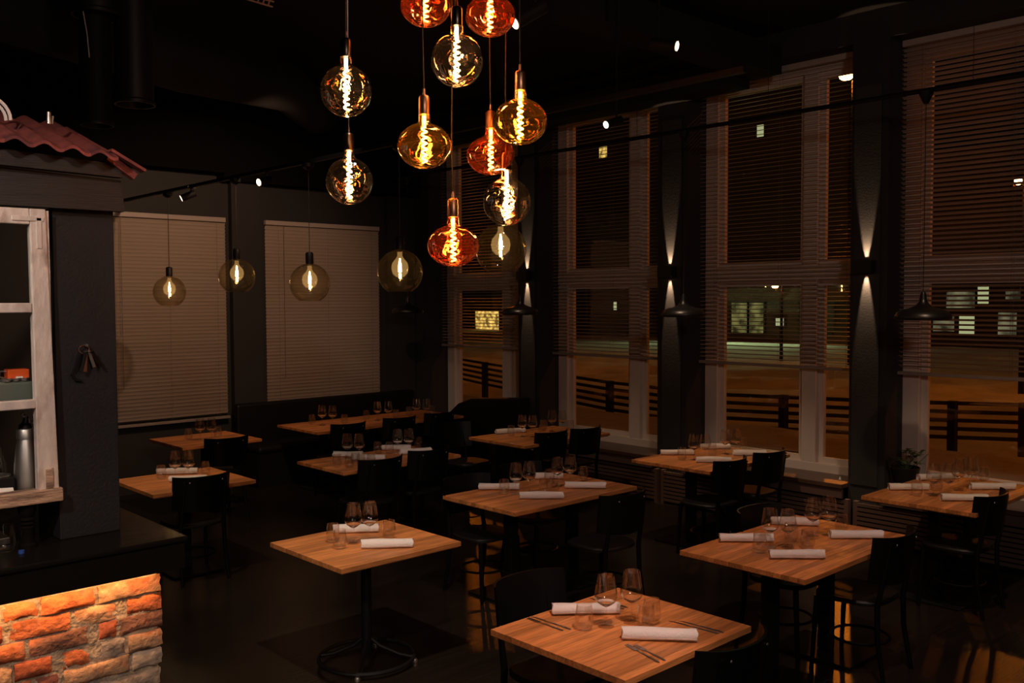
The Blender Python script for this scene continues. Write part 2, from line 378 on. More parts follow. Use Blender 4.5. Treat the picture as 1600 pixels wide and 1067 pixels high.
for (x0, x1, zt, zb, lb) in ((3.72, 5.165, 3.17, .77, 'closed beige venetian blind on the end wall, the left one'), (5.69, 7.38, 3.17, .88, 'closed beige venetian blind on the end wall, the right one above the bench')):
    blind(((x0+x1)/2, YE-.06, 0), PI/2, x1-x0, zt, zb, lb, .042, math.radians(62), M['slat2'], .05, 'end wall blinds', wand=1.9)
# sills and long grille under the windows
for k, y in enumerate(WL[:4]):
    s = struct(MB().box(7.88, 8.34, y-1.80, y-.001, .46, .50).build('trim_%d' % (k+1), M['sill'], bevel=.005), 'dark wooden window sill')
    MB().box(7.90, 7.93, y-1.79, y-.01, .37, .46).build('apron', M['grille'], s)
for k in range(5):
    y1 = 10.5-2.165*k; y0 = y1-2.12
    g = thing('radiator_grille', 'low dark slatted radiator cover ' + ['in the far corner', 'under the second window from the corner', 'under the third window from the corner', 'behind the right hand tables', 'at the right edge'][k], 'radiator cover', (7.93, y0, 0), 0, 'radiator covers along the window wall')
    MB().box(.0, .05, 0, .04, 0, .36).build('end_post', M['grille'], g); MB().box(.0, .05, 2.08, 2.12, 0, .36).build('end_post', M['grille'], g)
    sm = MB().box(.0, .02, .04, 2.08, -.014, .014).mesh('grille_slat', M['grille'])
    for q in range(8): inst(sm, 'slat', g, (0, 0, .045+.041*q))
    MB().box(.035, .05, .04, 2.08, .01, .35).build('backing', M['ceil'], g)

# ------------------------------------------------------------------ outside
bpy.data.objects['floor']  # the room stands above the street
def grid(f, x0, x1, y0, y1, nx, ny):
    mb = MB()
    for i in range(nx+1):
        for j in range(ny+1):
            x = x0+(x1-x0)*i/nx; y = y0+(y1-y0)*j/ny; mb.v.append((x, y, f(x, y)))
    for i in range(nx):
        for j in range(ny): a = i*(ny+1)+j; mb.f.append((a, a+ny+1, a+ny+2, a+1))
    return mb
rnd = random.Random(3)
ph = [(rnd.uniform(.3, 2.2), rnd.uniform(.3, 2.2), rnd.uniform(0, 6), rnd.uniform(.01, .03)) for _ in range(14)]
def snowz(x, y):
    z = -.12 + sum(a*math.sin(fx*x+fy*y+p) for fx, fy, p, a in ph)*(1 if x < 30 else .4)
    return z
g = grid(snowz, 10.6, 80, -30, 110, 130, 190).build('snowy_street', M['snow'], smooth=True); g['kind'] = 'structure'; g['label'] = 'snow covered street lit orange by sodium lamps'
def bankz(x, y):
    t = (x-8.62)/2.6
    return (.60-.10*t+.02*math.sin(y*1.3)+.012*math.sin(y*4.1+x*3)) - (max(0, t-.74)/.26)**1.6*.75
g = grid(bankz, 8.62, 11.2, -6, 24, 14, 120).build('snow_bank', M['bank'], smooth=True); g['kind'] = 'structure'; g['label'] = 'grey bank of snow right outside the windows'
# slatted fence: posts and rails
fp = [(15.6, 21.0), (13.4, 15.2), (11.75, 10.2), (11.35, 7.85), (12.15, 5.7), (12.95, 4.25), (15.2, .6)]
fe = thing('rail_fence', 'dark wooden rail fence standing in the snow outside the windows', 'fence', (11.3, 7.8, 0))
for a, b in zip(fp, fp[1:]):
    for q in range(5):
        z = .80-.112*q
        MB().bar((a[0]-11.3, a[1]-7.8, z), (b[0]-11.3, b[1]-7.8, z), .03, .05).build('rail', M['rail_wood'], fe)
for (x, y) in fp + [(12.55, 4.98), (11.7, 6.95), (12.6, 12.7)]:
    MB().box(x-11.3-.05, x-11.3+.05, y-7.8-.05, y-7.8+.05, -.3, .83).build('post', M['rail_wood'], fe)
# buildings
def building(label, x, y0, y1, h, mtl, wins, dep=8):
    b = thing('office_building', label, 'building', (x, (y0+y1)/2, 0)); yc = (y0+y1)/2
    MB().box(0, dep, y0-yc, y1-yc, -.5, h).build('wall', mtl, b)
    for (a0, a1, c0, c1, mm) in wins:
        f = MB().box(-.12, .0, a0-yc-.1, a1-yc+.1, c0-.1, c0).box(-.12, 0, a0-yc-.1, a1-yc+.1, c1, c1+.1).box(-.12, 0, a0-yc-.1, a0-yc, c0, c1).box(-.12, 0, a1-yc, a1-yc+.1, c0, c1).build('window_frame', M['facade'], b)
        MB().box(-.06, -.01, a0-yc, a1-yc, c0, c1).build('pane', mm, f)
    return b
building('tall dark building across the street with two lit upper windows', 45, 23.2, 46, 17, M['facade'],
         [(28.0, 28.45, 10.95, 11.6, M['litpane']), (39.2, 39.9, 11.1, 11.8, M['yellow']), (38.4, 38.7, 1.5, 2.0, M['litpane']), (36.1, 36.4, 1.6, 2.1, M['litpane'])])
sb = building('low shopfront across the street glowing greenish through its glass', 43.5, 20.6, 30.2, 3.0, M['facade2'], [
         (28.0, 29.0, .35, 1.95, M['shop']), (27.0, 27.9, .35, 1.95, M['shop']), (25.8, 26.3, .75, 1.15, M['litpane']), (24.3, 24.9, .35, 1.95, M['shop']), (23.2, 24.1, .4, 1.95, M['facade']), (21.0, 22.0, .35, 1.95, M['shop']), (22.2, 23.0, .6, 1.9, M['facade'])], dep=1.4)
MB().box(-.8, .1, -4.8, 4.8, 2.1, 2.7).build('canopy', M['facade2'], sb)
building('office block across the street with rows of backlit panels', 45, 8, 19.2, 9, M['facade'],
         [(16.9, 18.2, 1.7, 2.5, M['panel']), (16.3, 16.8, 1.9, 2.7, M['litpane']), (16.9, 17.6, .5, 1.4, M['litpane']), (17.8, 18.8, .6, 1.3, M['panel']), (15.1, 15.9, .5, 1.5, M['panel']), (14.0, 14.8, .7, 1.6, M['litpane']), (14.2, 15.6, 2.1, 2.5, M['panel'])])
building('distant building with one yellow shop window', 47, 47.5, 62, 8, M['facade'], [(51.6, 54.3, -.2, 1.35, M['yellow'])])
for (p, r, n, lb, hh) in (((30.0, 15.57, 9.58), .30, 'street_lamp', 'bright orange street lamp high behind the second window from the right', 9.9), ((24.0, 8.1, 4.9), .11, 'street_lamp', 'small orange street lamp at the right picture edge', 5.2), ((30, 18.2, 2.6), .16, 'street_lamp', 'low orange lamp glowing below the transom before the shopfront', 3.0)):
    t = thing(n, lb, 'street lamp', (p[0]+.45, p[1], 0))
    MB().tube([(0, 0, -.3), (0, 0, hh-.1)], [.07, .04], 8).build('pole', M['blackm'], t, smooth=True)
    MB().tube([(0, 0, hh-.12), (-.45, 0, hh-.05)], .025, 6).build('arm', M['blackm'], t)
    MB().lathe([(0, .12), (.10, .1), (r, .02), (r, 0)], 14, (-.45, 0, p[2]+.12)).build('lamp_hood', M['blackm'], t, smooth=True)
    MB().lathe([(0, .09), (r*.7, .06), (r*.8, 0), (r*.5, -.08), (0, -.10)], 14, (-.45, 0, p[2]+.03)).build('lamp_glass', M['sod' if r > .2 else 'sod2'], t, smooth=True)

# ------------------------------------------------------------------ tables
def stave_set(core, lx, ly, n):
    wv = ly/n; me = MB().box(-lx/2, lx/2, -wv/2+.0006, wv/2-.0006, -.026, 0).mesh('wood_stave', M['stave'])
    for i in range(n):
        inst(me, 'wood_stave', core, (0, -ly/2+wv*(i+.5), 0))
def ring_pts(r, z, n=40): return [(r*math.cos(2*PI*k/n), r*math.sin(2*PI*k/n), z) for k in range(n)]
TH = .73
def table(x0, x1, y0, y1, label, n, base='column', group='oak topped tables'):
    lx, ly = x1-x0, y1-y0; t = thing('dining_table', label, 'table', ((x0+x1)/2, (y0+y1)/2, 0), 0, group)
    core = MB().box(-lx/2+.012, lx/2-.012, -ly/2+.012, ly/2-.012, -.034, -.0265).build('tabletop', M['core'], t, loc=(0, 0, TH))
    stave_set(core, lx, ly, n)
    if base == 'ring':
        MB().tube([(0, 0, .04), (0, 0, TH-.036)], .032, 16).build('column', M['blackm'], t, smooth=True)
        MB().box(-.2, .2, -.2, .2, TH-.042, TH-.035).build('top_plate', M['blackm'], t)
        MB().tube(ring_pts(.285, .035), .012, 8, close=True).build('base_ring', M['blackm'], t, smooth=True)
        for k in range(4):
            a = PI/4+k*PI/2; c, s = math.cos(a), math.sin(a)
            MB().tube([(c*.02, s*.02, .15), (c*.08, s*.08, .10), (c*.2, s*.2, .05), (c*.285, s*.285, .035)], .012, 8).build('leg', M['blackm'], t, smooth=True)
            MB().lathe([(0, 0), (.016, 0), (.018, .012), (.012, .024), (0, .024)], 12, (c*.29, s*.29, 0)).build('glide', M['brushed'], t, smooth=True)
    else:
        for sx in ([0] if lx < .9 else [-lx/4, lx/4]):
            MB().box(sx-.038, sx+.038, -.038, .038, .02, TH-.045).build('column', M['blackm'], t, bevel=.004)
            MB().box(sx-.05, sx+.05, -.26, .26, TH-.05, TH-.035).build('top_plate', M['blackm'], t)
            MB().box(sx-.20, sx+.20, -.26, .26, 0, .018).build('base_plate', M['blackm'], t, bevel=.004)
    return t
TB = {
 'T1': (2.70, 3.56, 2.265, 3.035, 'the nearest square table', 17, 'ring'),
 'T2': (2.73, 3.57, 4.275, 5.055, 'the pedestal table in the middle foreground', 17, 'ring'),
 'T3': (4.32, 5.62, 4.60, 5.38, 'the centre long table', 17, 'column'),
 'T4': (4.35, 5.63, 2.45, 3.245, 'the right foreground long table', 17, 'column'),
 'T5': (6.52, 7.80, 2.42, 3.23, 'the window table at the right picture edge', 16, 'column'),
 'T6': (6.53, 7.80, 4.56, 5.41, 'the window table below the shopfront view', 16, 'column'),
 'T7': (6.38, 7.66, 6.65, 7.50, 'the window table nearest the far corner', 16, 'column'),
 'T8': (4.31, 5.60, 6.70, 7.46, 'the long table behind the centre one', 16, 'column'),
 'T9': (2.78, 3.62, 6.92, 7.74, 'the table just behind the bar counter', 16, 'column'),
 'T10': (3.90, 4.76, 8.95, 9.79, 'the small table under the left blind', 16, 'column'),
 'T11a': (5.42, 6.12, 8.94, 9.82, 'the left bench table', 16, 'column'),
 'T11b': (6.125, 6.825, 8.95, 9.82, 'the middle bench table', 16, 'column'),
 'T11c': (6.83, 7.53, 8.95, 9.82, 'the right bench table', 16, 'column'),
}
TL = {
 'T1': 'square oak topped table nearest the camera, laid with two napkins and steel cutlery',
 'T2': 'two seat oak table on a round ring pedestal in the middle foreground',
 'T3': 'long oak table with four napkin rolls in the centre of the room',
 'T4': 'long oak table with four napkin rolls in the right foreground',
 'T5': 'long oak window table at the right picture edge beside the plant',
 'T6': 'long oak window table in front of the window showing the shopfront',
 'T7': 'long oak window table with one napkin nearest the far corner',
 'T8': 'long oak table with a cluster of tumblers behind the centre table',
 'T9': 'two seat oak table seen just behind the bar counter',
 'T10': 'small bare oak table below the left end wall blind',
 'T11a': 'left one of three oak tables joined along the bench',
 'T11b': 'middle one of three oak tables joined along the bench',
 'T11c': 'right one of three oak tables joined along the bench'}
for k, (a, b, c, d_, nm, n, bs) in TB.items(): table(a, b, c, d_, TL[k], n, bs)

# ------------------------------------------------------------------ chairs
def chair_proto():
    t = thing('dining_chair', '', 'chair', (0, 0, 0))
    # seat: rounded trapezoid
    N = 32; pts = []
    for k in range(N):
        a = 2*PI*k/N; c, s = math.cos(a), math.sin(a)
        x = .215*math.copysign(abs(c)**.6, c)*(1+.06*s); y = .205*math.copysign(abs(s)**.6, s); pts.append((x, y))
    mb = MB()
    rings = [(.90, .425), (1, .432), (1, .448), (.96, .458), (.5, .452), (0.001, .450)]
    for sc, z in rings: mb.v += [(x*sc, y*sc, z) for x, y in pts]
    for i in range(len(rings)-1): mb.f += [(i*N+k, i*N+(k+1) % N, (i+1)*N+(k+1) % N, (i+1)*N+k) for k in range(N)]
    mb.f.append(tuple(range(N)))
    mb.build('seat', M['seatm'], t, smooth=True)
    # curved back panel
    mb = MB(); nu, nv = 14, 5
    for th in (0, .014):
        for j in range(nv+1):
            z = .58+.26*j/nv
            for i in range(nu+1):
                u = -1+2*i/nu; x = .222*u*(1+.03*j/nv); y = -.262-.032*j/nv+.050*u*u*u*u+.055*u*u - th
                mb.v.append((x, y, z + (.004*u*u if j == nv else (-.02*(1-u*u) if j == 0 else 0))))
    W = nu+1; off = W*(nv+1)
    for j in range(nv):
        for i in range(nu):
            a = j*W+i; mb.f += [(a, a+1, a+W+1, a+W), (off+a, off+a+W, off+a+W+1, off+a+1)]
    for i in range(nu): mb.f += [(i, off+i, off+i+1, i+1), (nv*W+i, nv*W+i+1, off+nv*W+i+1, off+nv*W+i)]
    for j in range(nv): mb.f += [(j*W, j*W+W, off+j*W+W, off+j*W), (j*W+nu, off+j*W+nu, off+j*W+W+nu, j*W+W+nu)]
    bk = mb.build('backrest', M['chair'], t, smooth=True)
    for s in (-1, 1):
        MB().lathe([(0, .004), (.006, .002), (.007, 0)], 8).build('bolt', M['brushed'], bk, loc=(s*.13, -.286, .80)).rotation_euler = (PI/2, 0, 0)
    for s in (-1, 1):
        MB().tube([(s*.185, -.245, .0), (s*.178, -.200, .25), (s*.172, -.195, .44), (s*.165, -.235, .64), (s*.160, -.265, .81)], [.013, .016, .017, .014, .010], 8).build('leg', M['chair'], t, smooth=True)
        MB().tube([(s*.190, .19, .0), (s*.178, .165, .43)], [.013, .018], 8).build('leg', M['chair'], t, smooth=True)
    MB().tube([(.165*math.cos(a), -.015+.165*math.sin(a), .19) for a in [2*PI*k/28 for k in range(28)]], .009, 6, close=True).build('stretcher', M['chair'], t, smooth=True)
    return t
proto = chair_proto()
# (centre x, seat centre y, facing +1 away from camera / -1 towards, label)
CH = [
 (3.12, 2.28, 1, 'black bentwood chair at the near side of the nearest square table'),
 (3.10, 3.00, -1, 'black chair with a copper lit tip behind the nearest square table'),
 (4.98, 4.40, 1, 'black chair with its back to the camera at the right of the centre long table'),
 (4.55, 5.18, -1, 'black chair at the far left side of the centre long table'),
 (5.22, 5.29, -1, 'black chair behind the wine glasses of the centre long table'),
 (5.22, 2.60, 1, 'black chair cutting across the right corner of the right foreground table'),
 (5.20, 3.05, -1, 'black chair on the far side of the right foreground table'),
 (6.76, 2.63, 1, 'black chair at the near side of the window table by the plant'),
 (6.66, 4.66, 1, 'left chair of two at the near side of the window table with four napkins'),
 (7.28, 4.66, 1, 'right chair of two with a lit curved top at the second window from the right'),
 (6.78, 6.87, 1, 'left chair of two at the far corner window table'),
 (7.24, 6.82, 1, 'right chair of two at the far corner window table'),
 (4.60, 6.77, 1, 'left chair of two at the near side of the table behind the centre one'),
 (5.20, 6.86, 1, 'right chair of two at the near side of the table behind the centre one'),
 (3.16, 7.10, 1, 'black chair at the table just behind the bar counter'),
 (4.22, 8.84, 1, 'black chair at the small table under the left blind'),
 (5.66, 8.89, 1, 'leftmost of three chairs facing the bench'),
 (6.38, 8.92, 1, 'middle one of three chairs facing the bench'),
 (6.99, 8.96, 1, 'rightmost of three chairs facing the bench'),
 (6.45, 7.62, -1, 'black chair beyond the far corner window table'),
]
for i, (x, y, f, lb) in enumerate(CH):
    c = proto if i == 0 else copy_tree(proto)
    c.location = (x, y, 0); c.rotation_euler.z = (0 if f > 0 else PI)+random.uniform(-.03, .03)
    c['label'] = lb; c['group'] = 'black bentwood dining chairs'

# bench along the end wall and the dark end seat by the window
b = thing('banquette', 'long black upholstered bench with high back under the right blind', 'bench', (6.5, 10.2, 0))
MB().box(-1.30, 1.35, -.32, .22, .0, .40).build('base', M['black'], b); MB().box(-1.30, 1.35, -.34, .18, .40, .48).build('seat', M['seatm'], b, bevel=.03)
MB().box(-1.30, 1.35, .18, .30, .40, .94).build('backrest', M['seatm'], b, bevel=.03)
b = thing('end_seat', 'black high backed seat with a rounded shoulder under the corner window', 'bench', (7.6, 8.6, 0))
mb = MB(); prof = [(1.05, .0), (1.05, .55), (.95, .66), (.7, .84), (.45, .92), (0.1, .95), (-.45, .99), (-.47, .0)]
for x in (.12, .32): mb.v += [(x, y, z) for y, z in prof]
n = len(prof); mb.f = [tuple(range(n)), tuple(range(n, 2*n))[::-1]]+[(i, n+i, n+(i+1) % n, (i+1) % n) for i in range(n)]
mb.build('backrest', M['seatm'], b, bevel=.02); MB().box(-.15, .12, -.3, .9, 0, .45).build('seat', M['seatm'], b, bevel=.03)

# ------------------------------------------------------------------ tableware
T = {
'T1':dict(nap=[[3.022, 2.971, 3.258, 2.769], [3.019, 2.549, 3.225, 2.311]], wine=[[3.092, 2.706], [3.212, 2.659]], tum=[[2.999, 2.751], [3.195, 2.565], [3.275, 2.595]]),
'T2':dict(nap=[[3.116, 4.974, 3.338, 4.803], [3.039, 4.549, 3.274, 4.362]], wine=[[3.082, 4.69], [3.176, 4.658]], tum=[[3.01, 4.80], [3.304, 4.64], [2.96, 4.65]]),
'T3':dict(nap=[[4.642, 5.345, 4.863, 5.13], [4.643, 4.893, 4.873, 4.67], [5.154, 4.926, 5.369, 4.699], [5.246, 5.345, 5.414, 5.199]], wine=[[4.746, 5.043], [4.85, 5.007], [5.167, 5.02], [5.274, 4.984]], tum=[[4.68, 5.10], [4.922, 4.919], [5.01, 4.902], [5.486, 5.045], [5.218, 5.157]]),
'T4':dict(nap=[[4.666, 3.186, 4.888, 2.961], [4.558, 2.784, 4.777, 2.572], [5.206, 2.767, 5.431, 2.549], [5.264, 3.203, 5.44, 2.971]], wine=[[4.771, 2.914], [4.84, 2.84], [5.199, 2.881], [5.281, 2.823]], tum=[[4.645, 2.903], [4.915, 2.755], [4.988, 2.905], [5.405, 2.801]]),
'T5':dict(nap=[[6.854, 3.172, 7.062, 2.968], [6.757, 2.744, 6.968, 2.509], [7.31, 2.752, 7.542, 2.523], [7.375, 3.176, 7.671, 2.997]], wine=[[6.895, 2.863], [6.965, 2.785], [7.228, 2.816], [7.369, 2.779]], tum=[[6.815, 2.951], [7.10, 2.924], [7.60, 2.864], [7.74, 2.822]]),
'T6':dict(nap=[[6.899, 5.364, 7.118, 5.148], [6.807, 4.9, 7.016, 4.676], [7.359, 4.881, 7.553, 4.655], [7.454, 5.314, 7.655, 5.115]], wine=[[6.91, 5.001], [6.976, 4.926], [7.363, 4.977], [7.445, 4.912]], tum=[[6.839, 5.082], [7.219, 5.019], [7.74, 5.029]]),
'T7':dict(nap=[[6.719, 7.452, 7.043, 7.339]], wine=[[6.795, 7.117], [6.872, 7.04], [7.31, 7.182], [7.389, 7.103]], tum=[[6.762, 7.254], [7.011, 7.035], [7.307, 7.308], [7.527, 7.108]]),
'T8':dict(nap=[[4.668, 7.429, 4.863, 7.238], [4.687, 7.154, 4.905, 6.939], [5.206, 7.422, 5.421, 7.239], [5.182, 7.094, 5.459, 6.976]], wine=[[4.689, 7.219], [4.778, 7.161], [5.22, 7.175], [5.308, 7.118]], tum=[[4.42, 6.969], [4.475, 6.861], [4.56, 6.81], [4.646, 6.78], [4.585, 6.934], [5.086, 7.309], [5.149, 7.21], [5.54, 7.28]]),
'T9':dict(nap=[[3.123, 7.697, 3.388, 7.498], [3.063, 7.306, 3.296, 7.133]], wine=[[3.153, 7.387], [3.234, 7.317]], tum=[[3.084, 7.50], [3.419, 7.416]]),
'T10':dict(nap=[], wine=[[4.244, 9.301], [4.335, 9.229]], tum=[[4.189, 9.461], [4.477, 9.381]]),
'T11a':dict(nap=[], wine=[[5.758, 9.387], [5.849, 9.307]], tum=[[5.75, 9.597], [6.023, 9.33]]),
'T11b':dict(nap=[], wine=[[6.476, 9.308], [6.568, 9.217]], tum=[[6.43, 9.476], [6.74, 9.302]]),
'T11c':dict(nap=[], wine=[[6.981, 9.202], [7.074, 9.119]], tum=[[7.036, 9.428], [7.325, 9.341]])}
g_outer = [(0.0, 0.0), (.036, .001), (.037, .003), (.020, .008), (.006, .014), (.0042, .03), (.004, .075), (.006, .090), (.022, .098), (.040, .112), (.0495, .128), (.0510, .140), (.0485, .162), (.043, .195), (.0375, .232)]
g_inner = [(.0365, .232), (.042, .195), (.0475, .162), (.0500, .141), (.0485, .130), (.039, .115), (.020, .102), (0, .099)]
bowl = MB().lathe(g_outer[9:]+g_inner[:5]+[(.0392, .1125)], 24).mesh('bowl', M['glass'], True, 60)
bowl_base = MB().lathe([(0, .088), (.006, .090), (.022, .098), (.0398, .112), (.0385, .1135), (.030, .1105), (.014, .1065), (0, .1055)], 24).mesh('bowl_base', M['solid'], True, 60)
stem = MB().lathe(g_outer[3:8]+[(0, .0895)], 12).mesh('stem', M['glass'], True, 60)
foot = MB().lathe(g_outer[:4]+[(.0, .008)], 20).mesh('foot', M['glass'], True, 60)
# stemless tumbler: thick foot
tumb = MB().lathe([(.0385, .0205), (.041, .03), (.0415, .055), (.038, .085), (.034, .112), (.0328, .112), (.0365, .085), (.039, .055), (.0385, .032), (.0370, .0215)], 24).mesh('water_tumbler', M['glass'], True, 60)
tumb_base = MB().lathe([(0, .0005), (.027, .0005), (.034, .008), (.0375, .020), (.036, .021), (.029, .0155), (0, .0125)], 24).mesh('thick_base', M['glass'], True, 60)
def napkin_mesh(L, r, seed):
    rn = random.Random(seed); mb = MB(); n = 18; S = 7
    for i in range(S+1):
        x = -L/2+L*i/S
        for k in range(n):
            a = 2*PI*k/n; rr = r*(1+.05*math.sin(2*a+seed)+.03*math.sin(5*a+i+seed)+(.05*math.sin(i*.9+seed)))
            z = r*.95+rr*math.sin(a)*(.92)
            mb.v.append((x+(.004*math.sin(a*3+seed) if i in (0, S) else 0), rr*math.cos(a)*1.05, max(0.0015, z)))
    for i in range(S): mb.f += [(i*n+k, i*n+(k+1) % n, (i+1)*n+(k+1) % n, (i+1)*n+k) for k in range(n)]
    # spiral folds recessed at both ends
    for e, sg in ((0, 1), (S, -1)):
        x = -L/2+L*e/S; base = len(mb.v); rings = ((.8, .000), (.78, .008), (.5, .008), (.48, .0), (.2, .002))
        prev = e*n
        for sc, dp in rings:
            s0 = len(mb.v)
            for k in range(n):
                a = 2*PI*k/n; mb.v.append((x+sg*dp, r*sc*math.cos(a), r*.95+r*sc*.9*math.sin(a)))
            mb.f += [(prev+k, prev+(k+1) % n, s0+(k+1) % n, s0+k) for k in range(n)]; prev = s0
        mb.f.append(tuple(range(prev, prev+n)))
    # the open edge of the cloth as a raised lip
    mb.box(-L/2+.003, L/2-.003, -r*1.08, -r*.96, r*.55, r*.62)
    return mb.mesh('napkin_roll', M['napkin'], True, 50)
ORD = {1: [''], 2: ['left ', 'right '], 3: ['leftmost ', 'middle ', 'rightmost '],
       4: ['leftmost ', 'second from left ', 'third from left ', 'rightmost '],
       5: ['leftmost ', 'second from left ', 'middle ', 'fourth from left ', 'rightmost '],
       8: ['leftmost ', 'second from left ', 'third from left ', 'fourth from left ', 'fifth from left ', 'sixth from left ', 'seventh from left ', 'rightmost ']}
def sx(p): return (p[0]*rt.x+p[1]*rt.y)/(p[0]*fw.x+p[1]*fw.y)
for k, d_ in T.items():
    nm = TB[k][4]
    for lst, kind in ((sorted(d_['wine'], key=sx), 'wine'), (sorted(d_['tum'], key=sx), 'tum')):
        for o_, (x, y) in zip(ORD[len(lst)], lst):
            if kind == 'wine':
                t = thing('wine_glass', o_+'empty wine glass on '+nm, 'glass', (x, y, TH), random.uniform(0, 6), 'wine glasses')
                sc = random.uniform(.98, 1.04); t.scale = (sc, sc, sc)
                bo = inst(bowl, 'bowl', t); inst(bowl_base, 'bowl_base', bo); inst(stem, 'stem', t); inst(foot, 'foot', t)
            else:
                o = inst(tumb, 'water_tumbler', None, (x, y, TH), (0, 0, random.uniform(0, 6))); tag(o, o_+'stemless water tumbler on '+nm, 'glass', 'water tumblers'); inst(tumb_base, 'thick_base', o)
    lst = sorted(d_['nap'], key=lambda q: sx(((q[0]+q[2])/2, (q[1]+q[3])/2)))
    for o_, (x, y, x2, y2) in zip(ORD[max(1, len(lst))], lst):
        L = math.hypot(x2-x, y2-y); dx, dy = (x2-x)/L, (y2-y)/L
        me = napkin_mesh(L, .028, random.uniform(0, 6))
        o = inst(me, 'napkin_roll', None, ((x+x2)/2+.012, (y+y2)/2+.012, TH), (0, 0, math.atan2(dy, dx)))
        tag(o, o_+'rolled white cloth napkin on '+nm, 'napkin', 'rolled white napkins')

# cutlery on the nearest table
def cutlery(kind, a, b, label):
    a, b = Vector((*a, TH)), Vector((*b, TH)); L = (b-a).length; ang = math.atan2(b.y-a.y, b.x-a.x)
    t = thing(kind, label, 'cutlery', a, ang, 'steel cutlery on the nearest table')
    hb = MB(); s = L*.5
    sec = [(s, .0035), (L*.75, .0050), (L*.95, .0060), (L, .003)]
    for x, wd in sec: hb.v += [(x, -wd, .001), (x, wd, .001), (x, wd*.7, .005), (x, -wd*.7, .005)]
    for i in range(3): hb.f += [(i*4+q, i*4+(q+1) % 4, i*4+4+(q+1) % 4, i*4+4+q) for q in range(4)]
    hb.f += [(3, 2, 1, 0), (12, 13, 14, 15)]
    hb.build('handle', M['steel'], t, smooth=True)
    bb = MB()
    if kind == 'table_knife':
        sec = [(0, .001), (L*.08, .007), (L*.3, .0095), (s, .005)]
        for x, wd in sec: bb.v += [(x, -.005, .001), (x, -.005+wd*1.4, .001), (x, -.005+wd*1.4, .0022), (x, -.005, .003)]
        for i in range(3): bb.f += [(i*4+q, i*4+(q+1) % 4, i*4+4+(q+1) % 4, i*4+4+q) for q in range(4)]
        bb.f += [(3, 2, 1, 0), (12, 13, 14, 15)]
        bb.build('blade', M['steel'], t, smooth=True)
    else:
        for q in (-1.5, -.5, .5, 1.5): bb.bar((0, q*.0055, .004), (L*.2, q*.0055, .003), .003, .002)
        bb.box(L*.2, L*.34, -.0105, .0105, .0015, .0045).bar((L*.34, 0, .003), (s+.005, 0, .003), .007, .003)
        bb.build('fork_head', M['steel'], t)
    return t
cutlery('table_fork', (2.913, 3.02), (2.915, 2.80), 'left steel fork beside the far napkin of the nearest table')
cutlery('table_knife', (2.945, 3.03), (2.95, 2.785), 'steel knife lying against the left fork of the nearest table')
cutlery('table_knife', (3.335, 3.025), (3.325, 2.80), 'steel knife half hidden behind the far wine glasses')
cutlery('table_fork', (3.36, 3.00), (3.352, 2.80), 'steel fork half hidden behind the far wine glasses')
cutlery('table_knife', (3.352, 2.56), (3.373, 2.31), 'steel knife at the right of the near napkin')
cutlery('table_knife', (3.385, 2.53), (3.40, 2.30), 'smaller steel knife outermost right of the near napkin')
cutlery('table_fork', (2.985, 2.50), (2.93, 2.285), 'steel fork in front of the near napkin, outer one')
cutlery('table_fork', (3.005, 2.47), (2.965, 2.28), 'steel fork in front of the near napkin, inner one')

# ------------------------------------------------------------------ hanging cluster of coloured bulbs
def helix(r, z0, z1, turns, tr, n=10, seg=6):
    N = int(turns*n); return MB().tube([(r*math.cos(2*PI*i/n), r*math.sin(2*PI*i/n), z0+(z1-z0)*i/N) for i in range(N+1)], tr, seg)
NECK = [(.030, .118), (.027, .120), (.023, .135), (.0235, .150)]
def sphere_prof(R, zs=1.0, top=.045, n=14):
    p = []
    a0 = math.acos(min(1, .028/R))
    for i in range(n+1):
        a = -PI/2+(a0+PI/2)*i/n; p.append((max(0, R*math.cos(a)), R*zs*math.sin(a)))
    return p
def bulb_proto(kind):
    R, zs = {'smoke': (.103, 1.0), 'amber': (.106, .84), 'red': (.104, .80)}[kind]
    p = sphere_prof(R, zs); zt = p[-1][1]
    p += [(.024, zt+.012), (.023, zt+.026), (.0235, zt+.034)]
    return p, zt
CL = [((2.107, 3.22, 3.018), 'smoke', 'round smoked filament bulb, leftmost of the upper ones'),
      ((2.374, 2.848, 3.113), 'smoke', 'round smoked filament bulb, highest fully visible in the cluster'),
      ((2.311, 3.516, 2.704), 'smoke', 'round smoked filament bulb, lower left of the cluster'),
      ((2.737, 2.957, 2.599), 'smoke', 'round smoked filament bulb hanging before a grey globe'),
      ((2.27, 2.925, 2.781), 'amber', 'flattened amber filament bulb in the middle of the cluster'),
      ((2.547, 2.672, 2.874), 'amber', 'flattened amber filament bulb at the right of the cluster'),
      ((2.694, 3.01, 2.796), 'red', 'flattened red filament bulb between amber and smoked ones'),
      ((2.399, 2.909, 2.396), 'red', 'flattened red filament bulb, lowest of the cluster'),
      ((2.412, 3.092, 3.386), 'red', 'red filament bulb cut by the top edge, left one'),
      ((2.605, 2.91, 3.345), 'red', 'red filament bulb cut by the top edge, right one')]
meshes = {}
for kind in ('smoke', 'amber', 'red'):
    p, zt = bulb_proto(kind)
    meshes[kind] = (MB().lathe(p, 32).mesh('glass_'+kind, M[kind], True, 80),
                    helix(.0095, -zt*.78, zt*.80, 7 if kind == 'smoke' else 6, .0034).mesh('filament', M['filament'], True, 80),
                    MB().tube([(0, 0, zt*.80), (0, 0, zt+.03)], .007, 8).mesh('filament_stem', M['filament'], True),
                    MB().lathe([(0, zt+.034), (.020, zt+.034), (.0215, zt+.038), (.0215, zt+.10), (.017, zt+.108), (.006, zt+.112), (.005, zt+.135), (0, zt+.135)], 18).mesh('socket', M['copper' if kind != 'smoke' else 'gunmetal'], True, 50), zt)
